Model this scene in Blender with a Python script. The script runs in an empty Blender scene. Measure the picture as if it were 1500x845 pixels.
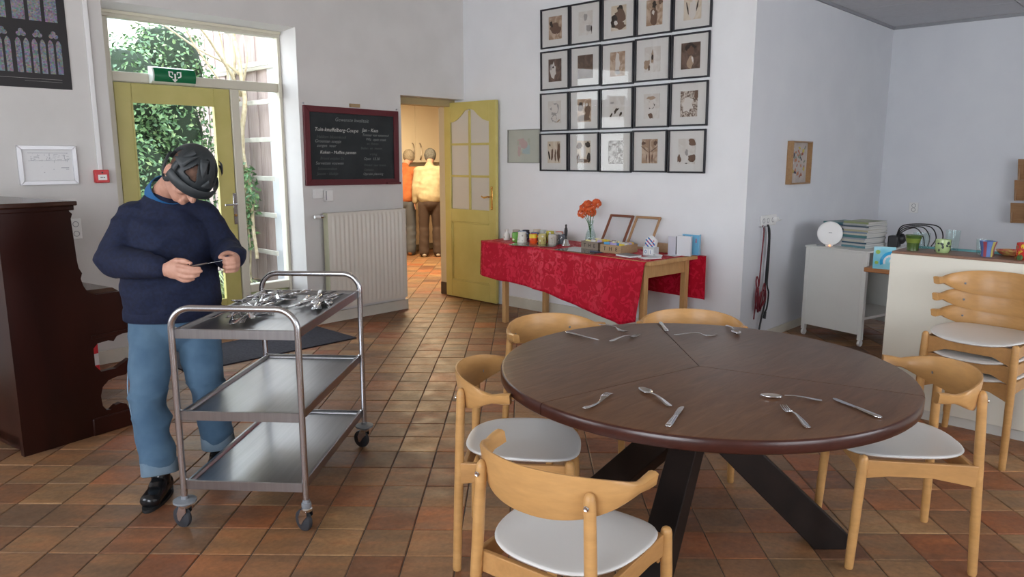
import bpy, bmesh, math, random
from math import radians as RAD, sin, cos, pi, sqrt, atan2
from mathutils import Vector as V, Matrix, noise
random.seed(7)
D = bpy.data
SC = bpy.context.scene
COL = SC.collection

# ------------------------------------------------------------ camera
TH, PITCH, EYE = RAD(43.6), RAD(9.98), 1.55
cam_d = D.cameras.new('camera'); cam = D.objects.new('camera', cam_d); COL.objects.link(cam)
cam.location = (0, 0, EYE)
cam.rotation_euler = (pi/2-PITCH, 0, TH-pi/2)
cam_d.sensor_width = 36; cam_d.lens = 36*1085/1500
cam_d.clip_start = .05; cam_d.clip_end = 200
SC.camera = cam

# ------------------------------------------------------------ sky
W = D.worlds.new('sky'); SC.world = W; W.use_nodes = True
nt = W.node_tree; nt.nodes.clear()
bg = nt.nodes.new('ShaderNodeBackground'); wo = nt.nodes.new('ShaderNodeOutputWorld')
tc = nt.nodes.new('ShaderNodeTexCoord'); sep = nt.nodes.new('ShaderNodeSeparateXYZ')
cr = nt.nodes.new('ShaderNodeValToRGB')
cr.color_ramp.elements[0].position = .0; cr.color_ramp.elements[0].color = (.95, .96, 1, 1)
cr.color_ramp.elements[1].position = .9; cr.color_ramp.elements[1].color = (.72, .82, 1, 1)
nt.links.new(tc.outputs['Generated'], sep.inputs[0]); nt.links.new(sep.outputs['Z'], cr.inputs[0])
nt.links.new(cr.outputs[0], bg.inputs[0]); nt.links.new(bg.outputs[0], wo.inputs[0])
bg.inputs[1].default_value = 8.5

def sun(name, rot, e, angle, col):
    l = D.lights.new(name, 'SUN'); l.energy = e; l.angle = angle; l.color = col
    o = D.objects.new(name, l); COL.objects.link(o); o.rotation_euler = rot
def area(name, loc, tgt, sx, sy, e, col=(1, 1, 1)):
    l = D.lights.new(name, 'AREA'); l.shape = 'RECTANGLE'; l.size = sx; l.size_y = sy; l.energy = e; l.color = col
    o = D.objects.new(name, l); COL.objects.link(o); o.location = loc
    o.rotation_euler = (V(tgt)-V(loc)).to_track_quat('-Z', 'Y').to_euler()
    return o
# daylight standing in the tall windows of the side and end walls (behind the camera)
area('daylight', (-2.40, 4.0, 1.8), (0, 4.0, 1.8), 2.2, 1.7, 7, (.84, .92, 1))
area('daylight', (-2.40, .2, 1.8), (0, .2, 1.8), 2.4, 1.7, 84, (.84, .92, 1))
area('daylight', (1.2, -3.40, 1.75), (1.2, 0, 1.75), 2.2, 1.7, 5, (.88, .93, 1))
area('daylight', (4.2, -3.40, 1.75), (4.2, 0, 1.75), 2.2, 1.7, 17, (.82, .90, 1))
area('kitchen_lamp', (6.6, 8.3, 2.5), (6.6, 8.3, 0), 1.2, .5, 160, (1, .79, .50))

VS = SC.view_settings
VS.view_transform = 'Standard'; VS.look = 'None'; VS.exposure = 0.0; VS.gamma = 1; VS.use_curve_mapping = False

# ------------------------------------------------------------ materials
MATS = {}
def mat(name, col=(.8, .8, .8), rough=.5, metal=0., spec=.5, emit=None, es=1, trans=0, ior=1.45, coat=0, alpha=1, sheen=0):
    if name in MATS: return MATS[name]
    m = D.materials.new(name); m.use_nodes = True; b = m.node_tree.nodes['Principled BSDF']
    b.inputs['Base Color'].default_value = (*col, 1); b.inputs['Roughness'].default_value = rough
    b.inputs['Metallic'].default_value = metal; b.inputs['Specular IOR Level'].default_value = spec
    b.inputs['Transmission Weight'].default_value = trans; b.inputs['IOR'].default_value = ior
    b.inputs['Coat Weight'].default_value = coat; b.inputs['Alpha'].default_value = alpha
    b.inputs['Sheen Weight'].default_value = sheen
    if emit: b.inputs['Emission Color'].default_value = (*emit, 1); b.inputs['Emission Strength'].default_value = es
    MATS[name] = m; return m
class NT:
    def __init__(s, m): s.t = m.node_tree; s.b = s.t.nodes['Principled BSDF']
    def n(s, typ, **k):
        x = s.t.nodes.new(typ)
        for a, v in k.items(): setattr(x, a, v)
        return x
    def l(s, a, b): s.t.links.new(a, b)
    def coord(s, kind='Object', scale=(1, 1, 1), rot=(0, 0, 0), loc=(0, 0, 0)):
        mp = s.n('ShaderNodeMapping'); mp.inputs['Scale'].default_value = scale; mp.inputs['Rotation'].default_value = rot
        mp.inputs['Location'].default_value = loc
        if kind == 'Position': g = s.n('ShaderNodeNewGeometry'); s.l(g.outputs['Position'], mp.inputs[0])
        else: c = s.n('ShaderNodeTexCoord'); s.l(c.outputs[kind], mp.inputs[0])
        return mp.outputs[0]
    def noise(s, vec, scale=5, detail=3, rough=.5, dist=0):
        x = s.n('ShaderNodeTexNoise'); x.inputs['Scale'].default_value = scale; x.inputs['Detail'].default_value = detail
        x.inputs['Roughness'].default_value = rough; x.inputs['Distortion'].default_value = dist; s.l(vec, x.inputs['Vector']); return x
    def ramp(s, fac, stops, interp='LINEAR'):
        x = s.n('ShaderNodeValToRGB'); r = x.color_ramp; r.interpolation = interp
        while len(r.elements) < len(stops): r.elements.new(.5)
        for e, (p, c) in zip(r.elements, stops): e.position = p; e.color = (*c, 1)
        s.l(fac, x.inputs[0]); return x.outputs[0]
    def mix(s, a, b, f, mode='MIX'):
        x = s.n('ShaderNodeMix', data_type='RGBA', blend_type=mode)
        for i, v in ((0, f), (6, a), (7, b)):
            if hasattr(v, 'is_linked') or hasattr(v, 'links'): s.l(v, x.inputs[i])
            else: x.inputs[i].default_value = v if i == 0 else (*v, 1)
        return x.outputs[2]
    def bump(s, h, strength=.2, dist=.01):
        x = s.n('ShaderNodeBump'); x.inputs['Strength'].default_value = strength; x.inputs['Distance'].default_value = dist
        s.l(h, x.inputs['Height']); s.l(x.outputs[0], s.b.inputs['Normal'])
def noisy(name, c1, c2, scale=8, rough=.5, sc=(1, 1, 1), bump=0, detail=4, kind='Object', spec=.5, metal=0, dist=0, rot=(0, 0, 0), coat=0, bd=.005, lo=.35, hi=.65):
    if name in MATS: return MATS[name]
    m = mat(name, c1, rough, metal, spec, coat=coat); t = NT(m)
    n = t.noise(t.coord(kind, sc, rot), scale, detail, dist=dist)
    t.l(t.ramp(n.outputs[0], [(lo, c1), (hi, c2)]), t.b.inputs['Base Color'])
    if bump: t.bump(n.outputs[0], bump, bd)
    return m

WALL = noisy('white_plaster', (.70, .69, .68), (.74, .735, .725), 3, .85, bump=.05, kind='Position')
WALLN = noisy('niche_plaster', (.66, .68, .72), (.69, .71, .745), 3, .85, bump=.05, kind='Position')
WALLW = noisy('plaster_dimmed', (.60, .585, .57), (.64, .625, .61), 3, .85, bump=.05, kind='Position')  # window wall: its weaker light is put into a darker, warmer colour
WALLB = noisy('plaster_brightened', (.77, .785, .81), (.80, .815, .84), 3, .85, bump=.05, kind='Position')  # picture wall: its stronger light is put into a paler, cooler colour
CREAM = mat('cream_paint', (.66, .63, .50), .45)
SKIRT = noisy('skirting_paint', (.60, .58, .50), (.66, .63, .55), 6, .5, kind='Position')
OLIVE = noisy('olive_yellow_paint', (.47, .42, .13), (.52, .46, .16), 5, .4, kind='Position')
OLIVED = noisy('door_yellow_paint', (.55, .48, .15), (.60, .53, .18), 5, .35, kind='Position')
FRAMEP = mat('frame_beige_paint', (.60, .57, .47), .45)
WHITE = mat('white_paint', (.78, .78, .78), .5)
WPLAS = mat('white_plastic', (.75, .75, .74), .35)
CHROME = mat('chrome', (.75, .75, .77), .12, 1)
STEEL = noisy('brushed_steel', (.36, .36, .37), (.40, .40, .41), 3, .30, (1, 30, 1), metal=1)
TUBE = mat('satin_steel_tube', (.55, .55, .57), .25, 1)
CUT = mat('polished_cutlery_steel', (.72, .72, .74), .16, 1)
BLACK = mat('black_plastic', (.012, .012, .014), .4)
DGREY = mat('dark_rubber', (.03, .03, .035), .6)
GREYP = mat('grey_plastic', (.22, .23, .25), .5)
BRASS = mat('brass', (.75, .50, .18), .25, 1)
def glass(name, tint=(1, 1, 1), a=.1, r=.02):
    if name in MATS: return MATS[name]
    m = D.materials.new(name); m.use_nodes = True; t = m.node_tree; t.nodes.clear()
    o = t.nodes.new('ShaderNodeOutputMaterial'); tr = t.nodes.new('ShaderNodeBsdfTransparent'); gl = t.nodes.new('ShaderNodeBsdfGlossy')
    fr = t.nodes.new('ShaderNodeFresnel'); mx = t.nodes.new('ShaderNodeMixShader'); fr.inputs[0].default_value = 1.5
    tr.inputs[0].default_value = (*tint, 1); gl.inputs['Roughness'].default_value = r
    ge = t.nodes.new('ShaderNodeNewGeometry'); sb_ = t.nodes.new('ShaderNodeMath'); sb_.operation = 'SUBTRACT'; sb_.inputs[0].default_value = 1
    t.links.new(ge.outputs['Backfacing'], sb_.inputs[1]); mu = t.nodes.new('ShaderNodeMath'); mu.operation = 'MULTIPLY'
    t.links.new(sb_.outputs[0], mu.inputs[0]); t.links.new(fr.outputs[0], mu.inputs[1]); t.links.new(mu.outputs[0], mx.inputs[0]); t.links.new(tr.outputs[0], mx.inputs[1]); t.links.new(gl.outputs[0], mx.inputs[2])
    t.links.new(mx.outputs[0], o.inputs[0]); MATS[name] = m; return m
GLASS = glass('window_glass', (.96, .98, .97))
PGLASS = glass('picture_glass', (.97, .97, .97))
VGLASS = glass('vessel_glass', (.93, .975, .97))
MILK = mat('frosted_glass', (.62, .60, .55), .5)

def tile_mat():
    m = mat('terracotta_tile', (.3, .15, .08), .4); t = NT(m)
    pos = t.coord('Position', (1/.2115, 1/.2045, 1), (0, 0, -RAD(42.7)))
    # rotate first then scale : done with two mappings
    g = t.n('ShaderNodeNewGeometry')
    r = t.n('ShaderNodeMapping'); r.inputs['Rotation'].default_value = (0, 0, -RAD(42.7)); t.l(g.outputs['Position'], r.inputs[0])
    s2 = t.n('ShaderNodeVectorMath', operation='MULTIPLY_ADD'); t.l(r.outputs[0], s2.inputs[0])
    s2.inputs[1].default_value = (1/.2115, 1/.2045, 0); s2.inputs[2].default_value = (-2.697/.2115, -.669/.2045, 0)
    fl = t.n('ShaderNodeVectorMath', operation='FLOOR'); t.l(s2.outputs[0], fl.inputs[0])
    wn = t.n('ShaderNodeTexWhiteNoise'); wn.noise_dimensions = '3D'; t.l(fl.outputs[0], wn.inputs['Vector'])
    base = t.ramp(wn.outputs['Value'], [(0, (0.131, 0.061, 0.033)), (.12, (0.349, 0.104, 0.035)), (.24, (0.228, 0.126, 0.062)), (.36, (0.388, 0.187, 0.078)),
              (.48, (0.194, 0.100, 0.051)), (.60, (0.417, 0.235, 0.105)), (.70, (0.262, 0.109, 0.047)), (.80, (0.310, 0.191, 0.094)), (.90, (0.446, 0.144, 0.047)), (1, (0.194, 0.113, 0.064))])
    # streaks inside a tile: noise whose origin jumps from tile to tile
    off = t.n('ShaderNodeVectorMath', operation='MULTIPLY_ADD'); t.l(wn.outputs['Color'], off.inputs[0]); off.inputs[1].default_value = (40, 40, 40); t.l(r.outputs[0], off.inputs[2])
    st = t.n('ShaderNodeMapping'); st.inputs['Scale'].default_value = (7, 2.2, 1); t.l(off.outputs[0], st.inputs[0])
    n1 = t.noise(st.outputs[0], 2.2, 4, .6, .6)
    f1 = t.ramp(n1.outputs[0], [(.48, (0, 0, 0)), (.72, (1, 1, 1))])
    c = t.mix(base, (.42, .155, .058), f1)
    n2 = t.noise(st.outputs[0], 1.1, 5, .6)
    f2 = t.ramp(n2.outputs[0], [(.38, (1, 1, 1)), (.62, (0, 0, 0))])
    c = t.mix(c, (.13, .078, .047), f2)
    x = t.mix(base, c, .55)
    n3 = t.noise(t.coord('Position'), 45, 4, .6)
    x = t.mix(x, t.ramp(n3.outputs[0], [(.3, (.72, .72, .72)), (.7, (1.15, 1.15, 1.15))]), .8, 'MULTIPLY')
    t.l(x, t.b.inputs['Base Color'])
    n4 = t.noise(t.coord('Position'), 9, 3)
    t.l(t.ramp(n4.outputs[0], [(.3, (.40, .40, .40)), (.7, (.60, .60, .60))]), t.b.inputs['Roughness'])
    t.bump(n4.outputs[0], .12, .004)
    return m
TILE = tile_mat()
GROUT = noisy('tile_grout', (.075, .06, .05), (.12, .10, .08), 20, .9, kind='Position')

def wood(name, c1, c2, scale=3, rough=.4, stretch=(1, 12, 12), bump=.03, coat=0, spec=.5, kind='Object', rot=(0, 0, 0), dist=1.2):
    if name in MATS: return MATS[name]
    m = mat(name, c1, rough, spec=spec, coat=coat); t = NT(m)
    v = t.coord(kind, stretch, rot)
    n = t.noise(v, scale, 6, .6, dist); f = t.noise(v, scale*6, 3, .6)
    a = t.ramp(n.outputs[0], [(.3, c1), (.7, c2)])
    a = t.mix(a, t.ramp(f.outputs[0], [(.3, (.82, .82, .82)), (.7, (1.08, 1.08, 1.08))]), .6, 'MULTIPLY')
    t.l(a, t.b.inputs['Base Color'])
    if bump: t.bump(n.outputs[0], bump, .003)
    return m
BEECH = wood('beech', (.47, .25, .085), (.54, .30, .115), 1.4, .34, (1.5, 1.5, 6), .01, spec=.4)
BEECHA = wood('beech_apron', (.43, .22, .075), (.50, .27, .10), 1.4, .4, (1.5, 6, 6), .01)
SEATM = mat('white_laminate', (.68, .67, .65), .30)
OAK = wood('dark_stained_oak', (.085, .047, .028), (.125, .073, .046), 2.0, .34, (2.0, 16, 16), .12, spec=.55)
OAKE = wood('mahogany_edge', (.035, .010, .007), (.055, .016, .011), 3, .28, (4, 4, 10), .02)
LEGD = noisy('black_brown_wood', (.009, .006, .005), (.016, .010, .008), 8, .5, spec=.25)
PIANO = noisy('mahogany_piano', (.016, .0045, .003), (.034, .008, .005), 3, .30, (1, 1, .3), spec=.35, dist=.8)
PINE = wood('pine', (.48, .26, .10), (.56, .33, .14), 2, .5, (6, 6, 1))
OAKL = wood('light_oak', (.33, .19, .09), (.42, .26, .13), 2, .5, (1, 8, 8))
DESKW = wood('orange_brown_desk', (.33, .13, .045), (.38, .16, .06), 3, .4, (8, 1, 8))
FENCEW = wood('weathered_fence', (.38, .29, .26), (.52, .42, .38), 2, .9, (6, 6, .6), .1, kind='Position')
BARK = noisy('pale_bark', (.42, .33, .20), (.58, .48, .32), 20, .8, kind='Position')
BATTEN = noisy('pale_batten', (.52, .49, .42), (.62, .58, .50), 8, .8, kind='Position')

# ------------------------------------------------------------ mesh builder
class MB:
    def __init__(s): s.v = []; s.f = []; s.m = []; s.cm = 0
    def add(s, vs, fs):
        b = len(s.v); s.v += [tuple(x) for x in vs]; s.f += [tuple(b+i for i in f) for f in fs]; s.m += [s.cm]*len(fs); return s
    def box(s, x0, x1, y0, y1, z0, z1, M=None):
        vs = [V((x, y, z)) for z in (z0, z1) for y in (y0, y1) for x in (x0, x1)]
        if M: vs = [M @ v for v in vs]
        return s.add(vs, [(0, 2, 3, 1), (4, 5, 7, 6), (0, 1, 5, 4), (2, 6, 7, 3), (0, 4, 6, 2), (1, 3, 7, 5)])
    def bar(s, p, q, w, h, up=(0, 0, 1)):
        p, q = V(p), V(q); d = (q-p).normalized(); u = V(up); a = d.cross(u)
        if a.length < 1e-4: a = d.cross(V((1, 0, 0)))
        a.normalize(); b = a.cross(d)
        vs = [c+a*i*w/2+b*j*h/2 for c in (p, q) for i, j in ((-1, -1), (1, -1), (1, 1), (-1, 1))]
        return s.add(vs, [(0, 3, 2, 1), (4, 5, 6, 7), (0, 1, 5, 4), (1, 2, 6, 5), (2, 3, 7, 6), (3, 0, 4, 7)])
    def rings(s, rs, caps=True, closed=False):
        n = len(rs[0]); b = len(s.v); fs = []
        for r in rs: s.v += [tuple(p) for p in r]
        k = len(rs)
        for i in range(k if closed else k-1):
            for j in range(n):
                a0, a1 = b+i*n, b+((i+1) % k)*n
                fs.append((a0+j, a0+(j+1) % n, a1+(j+1) % n, a1+j))
        if caps and not closed:
            fs.append(tuple(b+j for j in reversed(range(n)))); fs.append(tuple(b+(k-1)*n+j for j in range(n)))
        s.f += fs; s.m += [s.cm]*len(fs); return s
    def lathe(s, prof, c=(0, 0, 0), n=24, caps=True, M=None):
        c = V(c); rs = []
        for r, z in prof:
            ring = [V((r*cos(2*pi*i/n), r*sin(2*pi*i/n), z)) for i in range(n)]
            rs.append([(M @ q if M else q)+c for q in ring])
        return s.rings(rs, caps)
    def tube(s, pts, r, n=10, closed=False, caps=True, flat=1.):
        pts = [V(p) for p in pts]; k = len(pts); rr = r if isinstance(r, (list, tuple)) else [r]*k
        tan = []
        for i in range(k):
            a = pts[(i-1) % k] if (closed or i > 0) else pts[0]; b = pts[(i+1) % k] if (closed or i < k-1) else pts[-1]
            tan.append((b-a).normalized())
        u = V((0, 0, 1)) if abs(tan[0].z) < .9 else V((1, 0, 0)); rs = []
        for i in range(k):
            t = tan[i]; u = (u-t*u.dot(t)); u.normalize(); w = t.cross(u)
            rs.append([pts[i]+(u*cos(2*pi*j/n)*flat+w*sin(2*pi*j/n))*rr[i] for j in range(n)])
        return s.rings(rs, caps, closed)
    def cyl(s, p, q, r0, r1=None, n=16): return s.tube([p, q], [r0, r0 if r1 is None else r1], n)
    def ball(s, c, r, n=14, sc=(1, 1, 1), M=None):
        c = V(c); rs = []
        for i in range(n//2+1):
            a = -pi/2+pi*i/(n//2); a = max(-pi/2+.02, min(pi/2-.02, a))
            ring = [V((r*cos(a)*cos(2*pi*j/n)*sc[0], r*cos(a)*sin(2*pi*j/n)*sc[1], r*sin(a)*sc[2])) for j in range(n)]
            rs.append([(M @ q if M else q)+c for q in ring])
        return s.rings(rs)
    def prism(s, poly, d, M=None):
        """poly: 2D points (x,y) in plane, extruded by d along local z"""
        n = len(poly); vs = [V((x, y, 0)) for x, y in poly]+[V((x, y, d)) for x, y in poly]
        if M: vs = [M @ v for v in vs]
        return s.add(vs, [tuple(reversed(range(n))), tuple(range(n, 2*n))]+[(i, (i+1) % n, n+(i+1) % n, n+i) for i in range(n)])
    def grid(s, fn, nu, nv):
        b = len(s.v)
        for i in range(nu+1):
            for j in range(nv+1): s.v.append(tuple(fn(i/nu, j/nv)))
        for i in range(nu):
            for j in range(nv):
                a = b+i*(nv+1)+j; s.f.append((a, a+nv+1, a+nv+2, a+1)); s.m.append(s.cm)
        return s
    def mesh(s, name, mats, smooth=None):
        me = D.meshes.new(name); me.from_pydata(s.v, [], s.f)
        for m in (mats if isinstance(mats, (list, tuple)) else [mats]): me.materials.append(m)
        if max(s.m or [0]): me.polygons.foreach_set('material_index', s.m)
        me.validate(); me.update()
        if smooth is not None:
            me.shade_smooth()
            if smooth < 180: me.set_sharp_from_angle(angle=RAD(smooth))
        return me
    def build(s, name, mats, parent=None, smooth=40, bevel=0, seg=2):
        me = s.mesh(name, mats, smooth)
        return link(name, me, parent, bevel, seg)
def link(name, me, parent=None, bevel=0, seg=2):
    o = D.objects.new(name, me); COL.objects.link(o)
    if parent: o.parent = parent
    if bevel:
        b = o.modifiers.new('bevel', 'BEVEL'); b.width = bevel; b.segments = seg; b.limit_method = 'ANGLE'; b.angle_limit = RAD(50); b.harden_normals = False
    return o
def tag(o, label=None, cat=None, group=None, kind=None):
    if label: o['label'] = label
    if cat: o['category'] = cat
    if group: o['group'] = group
    if kind: o['kind'] = kind
    return o
def thing(name, loc, rz, label, cat, group=None):
    o = D.objects.new(name, None); COL.objects.link(o); o.location = loc; o.rotation_euler = (0, 0, rz); o.empty_display_size = .05
    return tag(o, label, cat, group)
def copy_tree(o, parent=None):
    c = o.copy(); COL.objects.link(c)
    if parent: c.parent = parent
    for ch in list(o.children): copy_tree(ch, c)
    return c
def struct(o, kind='structure'): o['kind'] = kind; return o
def B(name, x0, x1, y0, y1, z0, z1, m, parent=None, bevel=0, M=None):
    return MB().box(x0, x1, y0, y1, z0, z1, M).build(name, m, parent, None if not bevel else 40, bevel)
def bez(pts, n=8):
    """Catmull-Rom through pts"""
    P = [V(p) for p in pts]; out = []
    for i in range(len(P)-1):
        a, b, c, d = P[max(i-1, 0)], P[i], P[i+1], P[min(i+2, len(P)-1)]
        for k in range(n):
            t = k/n; out.append(.5*((2*b)+(c-a)*t+(2*a-5*b+4*c-d)*t*t+(3*b-a-3*c+d)*t**3))
    out.append(P[-1]); return out
def text_mesh(name, s, size, M, m, parent=None, depth=.0006, shear=0, space=1, align='CENTER'):
    c = D.curves.new(name, 'FONT'); c.body = s; c.size = size; c.extrude = depth; c.shear = shear; c.align_x = align; c.align_y = 'CENTER'
    c.space_character = space; c.resolution_u = 3
    o = D.objects.new(name, c); COL.objects.link(o); dg = bpy.context.evaluated_depsgraph_get()
    me = D.meshes.new_from_object(o.evaluated_get(dg)); D.objects.remove(o); D.curves.remove(c)
    me.transform(M); me.materials.clear(); me.materials.append(m)
    return link(name, me, parent)
def face_M(origin, xdir, n):
    """matrix with local x along xdir, local z along normal n"""
    x = V(xdir).normalized(); z = V(n).normalized(); y = z.cross(x)
    M = Matrix((x, y, z)).transposed().to_4x4(); M.translation = V(origin); return M

# ------------------------------------------------------------ floor
ta = RAD(42.7); A1 = V((cos(ta), sin(ta), 0)); A2 = V((-sin(ta), cos(ta), 0)); P1, P2 = .2115, .2045
floor = struct(B('floor', -2.6, 11, -3.6, 12, -.12, -.004, GROUT))
def tile_mesh(seed):
    r = random.Random(seed); w1, w2 = P1/2-.0022, P2/2-.0022; b = .0035; zt = .0+r.uniform(-.0006, .0006)
    j = lambda a: a+r.uniform(-.0012, .0012)
    o = [(-w1, -w2), (w1, -w2), (w1, w2), (-w1, w2)]; o = [(j(a), j(c)) for a, c in o]
    i_ = [(a*(1-b/abs(a)), c*(1-b/abs(c))) for a, c in o]
    mb = MB(); mb.add([(a, c, -.008) for a, c in o]+[(a, c, -.0025) for a, c in o]+[(a, c, zt) for a, c in i_],
           [(0, 1, 5, 4), (1, 2, 6, 5), (2, 3, 7, 6), (3, 0, 4, 7), (4, 5, 9, 8), (5, 6, 10, 9), (6, 7, 11, 10), (7, 4, 8, 11), (8, 9, 10, 11)])
    return mb
TM = [tile_mesh(i) for i in range(8)]
TMM = [t.mesh('tile', TILE) for t in TM]
cells = []
fwd = V((cos(TH), sin(TH), 0)); rt = V((sin(TH), -cos(TH), 0))
for i in range(-16, 62):
    for j in range(-40, 45):
        c = A1*(2.697+(i+.5)*P1)+A2*(.669+(j+.5)*P2)
        inside = (-2.45 < c.x < 5.7 and -3.4 < c.y < 6.25) or (5.6 <= c.x < 8.8 and -3.4 < c.y < 2.8) or (4.7 < c.x < 10.2 and 6.2 <= c.y < 11)
        if not inside: continue
        w = c.dot(fwd); q = abs(c.dot(rt))
        vis = w > 1.9 and q < w*.74
        cells.append((0 if vis else 1, w if w > 0 else 50, c))
cells.sort(key=lambda a: (a[0], a[1]))
rest = MB()
for k, (h, w, c) in enumerate(cells):
    rz = ta+random.choice((0, pi)); rx = random.uniform(-.004, .004); ry = random.uniform(-.004, .004)
    if k < 300 and h == 0:
        o = D.objects.new('tile', TMM[k % 8]); COL.objects.link(o); o.parent = floor
        o.location = c; o.rotation_euler = (rx, ry, rz)
    else:
        M = Matrix.Translation(c) @ Matrix.Rotation(rz, 4, 'Z') @ Matrix.Rotation(rx, 4, 'X')
        t = TM[k % 8]; rest.add([M @ V(v) for v in t.v], t.f)
struct(rest.build('tiles', TILE, floor, None), 'stuff')

# ------------------------------------------------------------ walls
YW, XB, YN, XN = 6.05, 5.60, 2.747, 8.79
def S(name, *a, m=WALL): return struct(B(name, *a, m))
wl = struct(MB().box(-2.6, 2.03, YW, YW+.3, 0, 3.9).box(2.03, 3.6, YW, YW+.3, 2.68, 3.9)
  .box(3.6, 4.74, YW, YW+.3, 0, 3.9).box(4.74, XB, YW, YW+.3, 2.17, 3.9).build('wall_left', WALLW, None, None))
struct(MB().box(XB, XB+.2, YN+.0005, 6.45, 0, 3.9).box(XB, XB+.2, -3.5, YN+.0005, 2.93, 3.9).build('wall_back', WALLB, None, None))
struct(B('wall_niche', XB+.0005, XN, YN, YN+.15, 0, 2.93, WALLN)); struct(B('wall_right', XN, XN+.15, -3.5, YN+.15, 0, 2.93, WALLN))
# side wall behind the camera with its three windows, and end wall with one
ws = MB(); edges = [-2.6, .1, 2.3, 3.1, 5.3, 9.0, 9.0]
for i in (0, 2, 4): ws.box(edges[i], edges[i+1], -3.6, -3.45, .9, 2.6)
ws.box(-2.6, 9, -3.6, -3.45, 0, .9).box(-2.6, 9, -3.6, -3.45, 2.6, 3.9); struct(ws.build('wall_front', WALL, None, None))
we = MB().box(-2.6, -2.45, -3.5, -1.0, 0, 3.9).box(-2.6, -2.45, 1.4, 2.9, 0, 3.9).box(-2.6, -2.45, 5.1, 6.1, 0, 3.9)
for y0, y1 in ((-1., 1.4), (2.9, 5.1)): we.box(-2.6, -2.45, y0, y1, 0, .95).box(-2.6, -2.45, y0, y1, 2.65, 3.9)
struct(we.build('wall_end', WALL, None, None))
def win_frame(name, a, b, z0, z1, axis, c):
    mb = MB(); t = .06
    for (u0, u1, w0, w1) in ((a, b, z0, z0+t), (a, b, z1-t, z1), (a, a+t, z0, z1), (b-t, b, z0, z1), ((a+b)/2-t/2, (a+b)/2+t/2, z0, z1)):
        if axis == 'x': mb.box(u0, u1, c, c+.05, w0, w1)
        else: mb.box(c, c+.05, u0, u1, w0, w1)
    return struct(mb.build(name, FRAMEP, None, None))
win_frame('window_2', .1, 2.3, .9, 2.6, 'x', -3.52); win_frame('window_3', 3.1, 5.3, .9, 2.6, 'x', -3.52)
win_frame('window_4', -1, 1.4, .95, 2.65, 'y', -2.54); win_frame('window_5', 2.9, 5.1, .95, 2.65, 'y', -2.54)
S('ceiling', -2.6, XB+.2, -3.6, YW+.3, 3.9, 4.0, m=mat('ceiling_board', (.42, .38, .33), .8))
# niche ceiling of pale panels in a grid
cn = struct(B('ceiling_niche', XB, XN+.15, -3.6, YN+.15, 2.93, 3.0, mat('ceiling_grid', (.42, .43, .45), .8)))
CP = noisy('ceiling_panel', (.56, .57, .60), (.59, .60, .63), 30, .9, kind='Position'); pm = {}
pmesh = MB().box(-.295, .295, -.595, .595, -.006, .004).mesh('ceiling_panel', CP)
for i in range(5):
    for j in range(3):
        x = XN-.35-.6*i-.02; y = YN-.62-1.2*j
        if x-.3 < XB+.02: continue
        o = link('ceiling_panel', pmesh, cn); o.location = (x, y, 2.925)
mb = MB().box(XB+.001, XN-.001, YN-.022, YN-.001, 2.895, 2.925).box(XN-.022, XN-.001, -3.4, YN-.022, 2.895, 2.925)
struct(mb.build('trim_1', mat('edge_profile', (.30, .31, .33), .6), None, None))

# skirting
S('baseboard_left', 3.64, 4.75, YW-.022, YW-.001, 0, .10, m=SKIRT)
S('baseboard_left_end', 4.745, 4.76, YW-.022, YW+.12, 0, .10, m=SKIRT)
S('baseboard_back', XB-.02, XB-.001, 2.76, 5.44, 0, .11, m=SKIRT)
S('baseboard_niche', XB+.03, XN-.01, YN-.018, YN-.001, 0, .07, m=SKIRT)
S('baseboard_corner', -2.4, 2.03, YW-.022, YW-.001, 0, .10, m=SKIRT)

# ------------------------------------------------------------ garden window and door
YF = 6.25
wf = MB().box(2.031, 3.544, YF-.03, YF+.06, 2.60, 2.649).box(2.126, 3.514, YF-.03, YF+.06, 2.13, 2.205)
wf.box(2.031, 2.125, YF-.03, YF+.06, 0, 2.60).box(3.515, 3.544, YF-.03, YF+.06, 0, 2.60).box(3.055, 3.13, YF-.03, YF+.06, 0, 2.13)
wf.box(3.13, 3.515, YF-.03, YF+.06, .36, .43)
w1 = struct(wf.build('window_1', FRAMEP, None, 40, .006))
struct(B('trim_2', 2.04, 3.54, YF-.05, YF-.031, 2.625, 2.648, CREAM))
struct(MB().prism([(3.6, 6.0502), (3.6, 6.349), (3.545, 6.349), (3.545, 6.22)], 2.68).build('wall_reveal', WALL, None, None))
struct(MB().add([(x, y, z) for x in (2.03, 3.6) for y, z in ((6.0502, 2.68), (6.349, 2.68), (6.349, 2.65), (6.20, 2.65))], [(0, 1, 2, 3), (7, 6, 5, 4), (0, 4, 5, 1), (1, 5, 6, 2), (2, 6, 7, 3), (3, 7, 4, 0)]).build('wall_lintel', WALL, None, None))
B('glass_pane', 2.125, 3.515, YF+.01, YF+.016, 2.205, 2.60, GLASS, w1)
B('glass_pane', 3.13, 3.515, YF+.01, YF+.016, .43, 2.13, GLASS, w1)
B('lower_panel', 3.13, 3.515, YF, YF+.03, .02, .36, mat('green_panel', (.36, .40, .20), .5), w1, .004)
B('window_stay', 3.50, 3.53, YF-.05, YF-.03, 2.08, 2.21, FRAMEP, w1, .004)
d1 = MB().box(2.13, 2.255, YF-.02, YF+.03, .03, 2.125).box(2.91, 3.05, YF-.02, YF+.03, .03, 2.125).box(2.255, 2.91, YF-.02, YF+.03, 1.98, 2.125).box(2.255, 2.91, YF-.02, YF+.03, .03, .33)
door1 = struct(d1.build('door_1', OLIVE, None, 40, .005))
bead = MB()
for a in ((2.245, 2.92, 1.975, 1.99), (2.245, 2.92, .32, .335), (2.245, 2.258, .33, 1.98), (2.905, 2.92, .33, 1.98)): bead.box(a[0], a[1], YF-.026, YF-.015, a[2], a[3])
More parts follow.
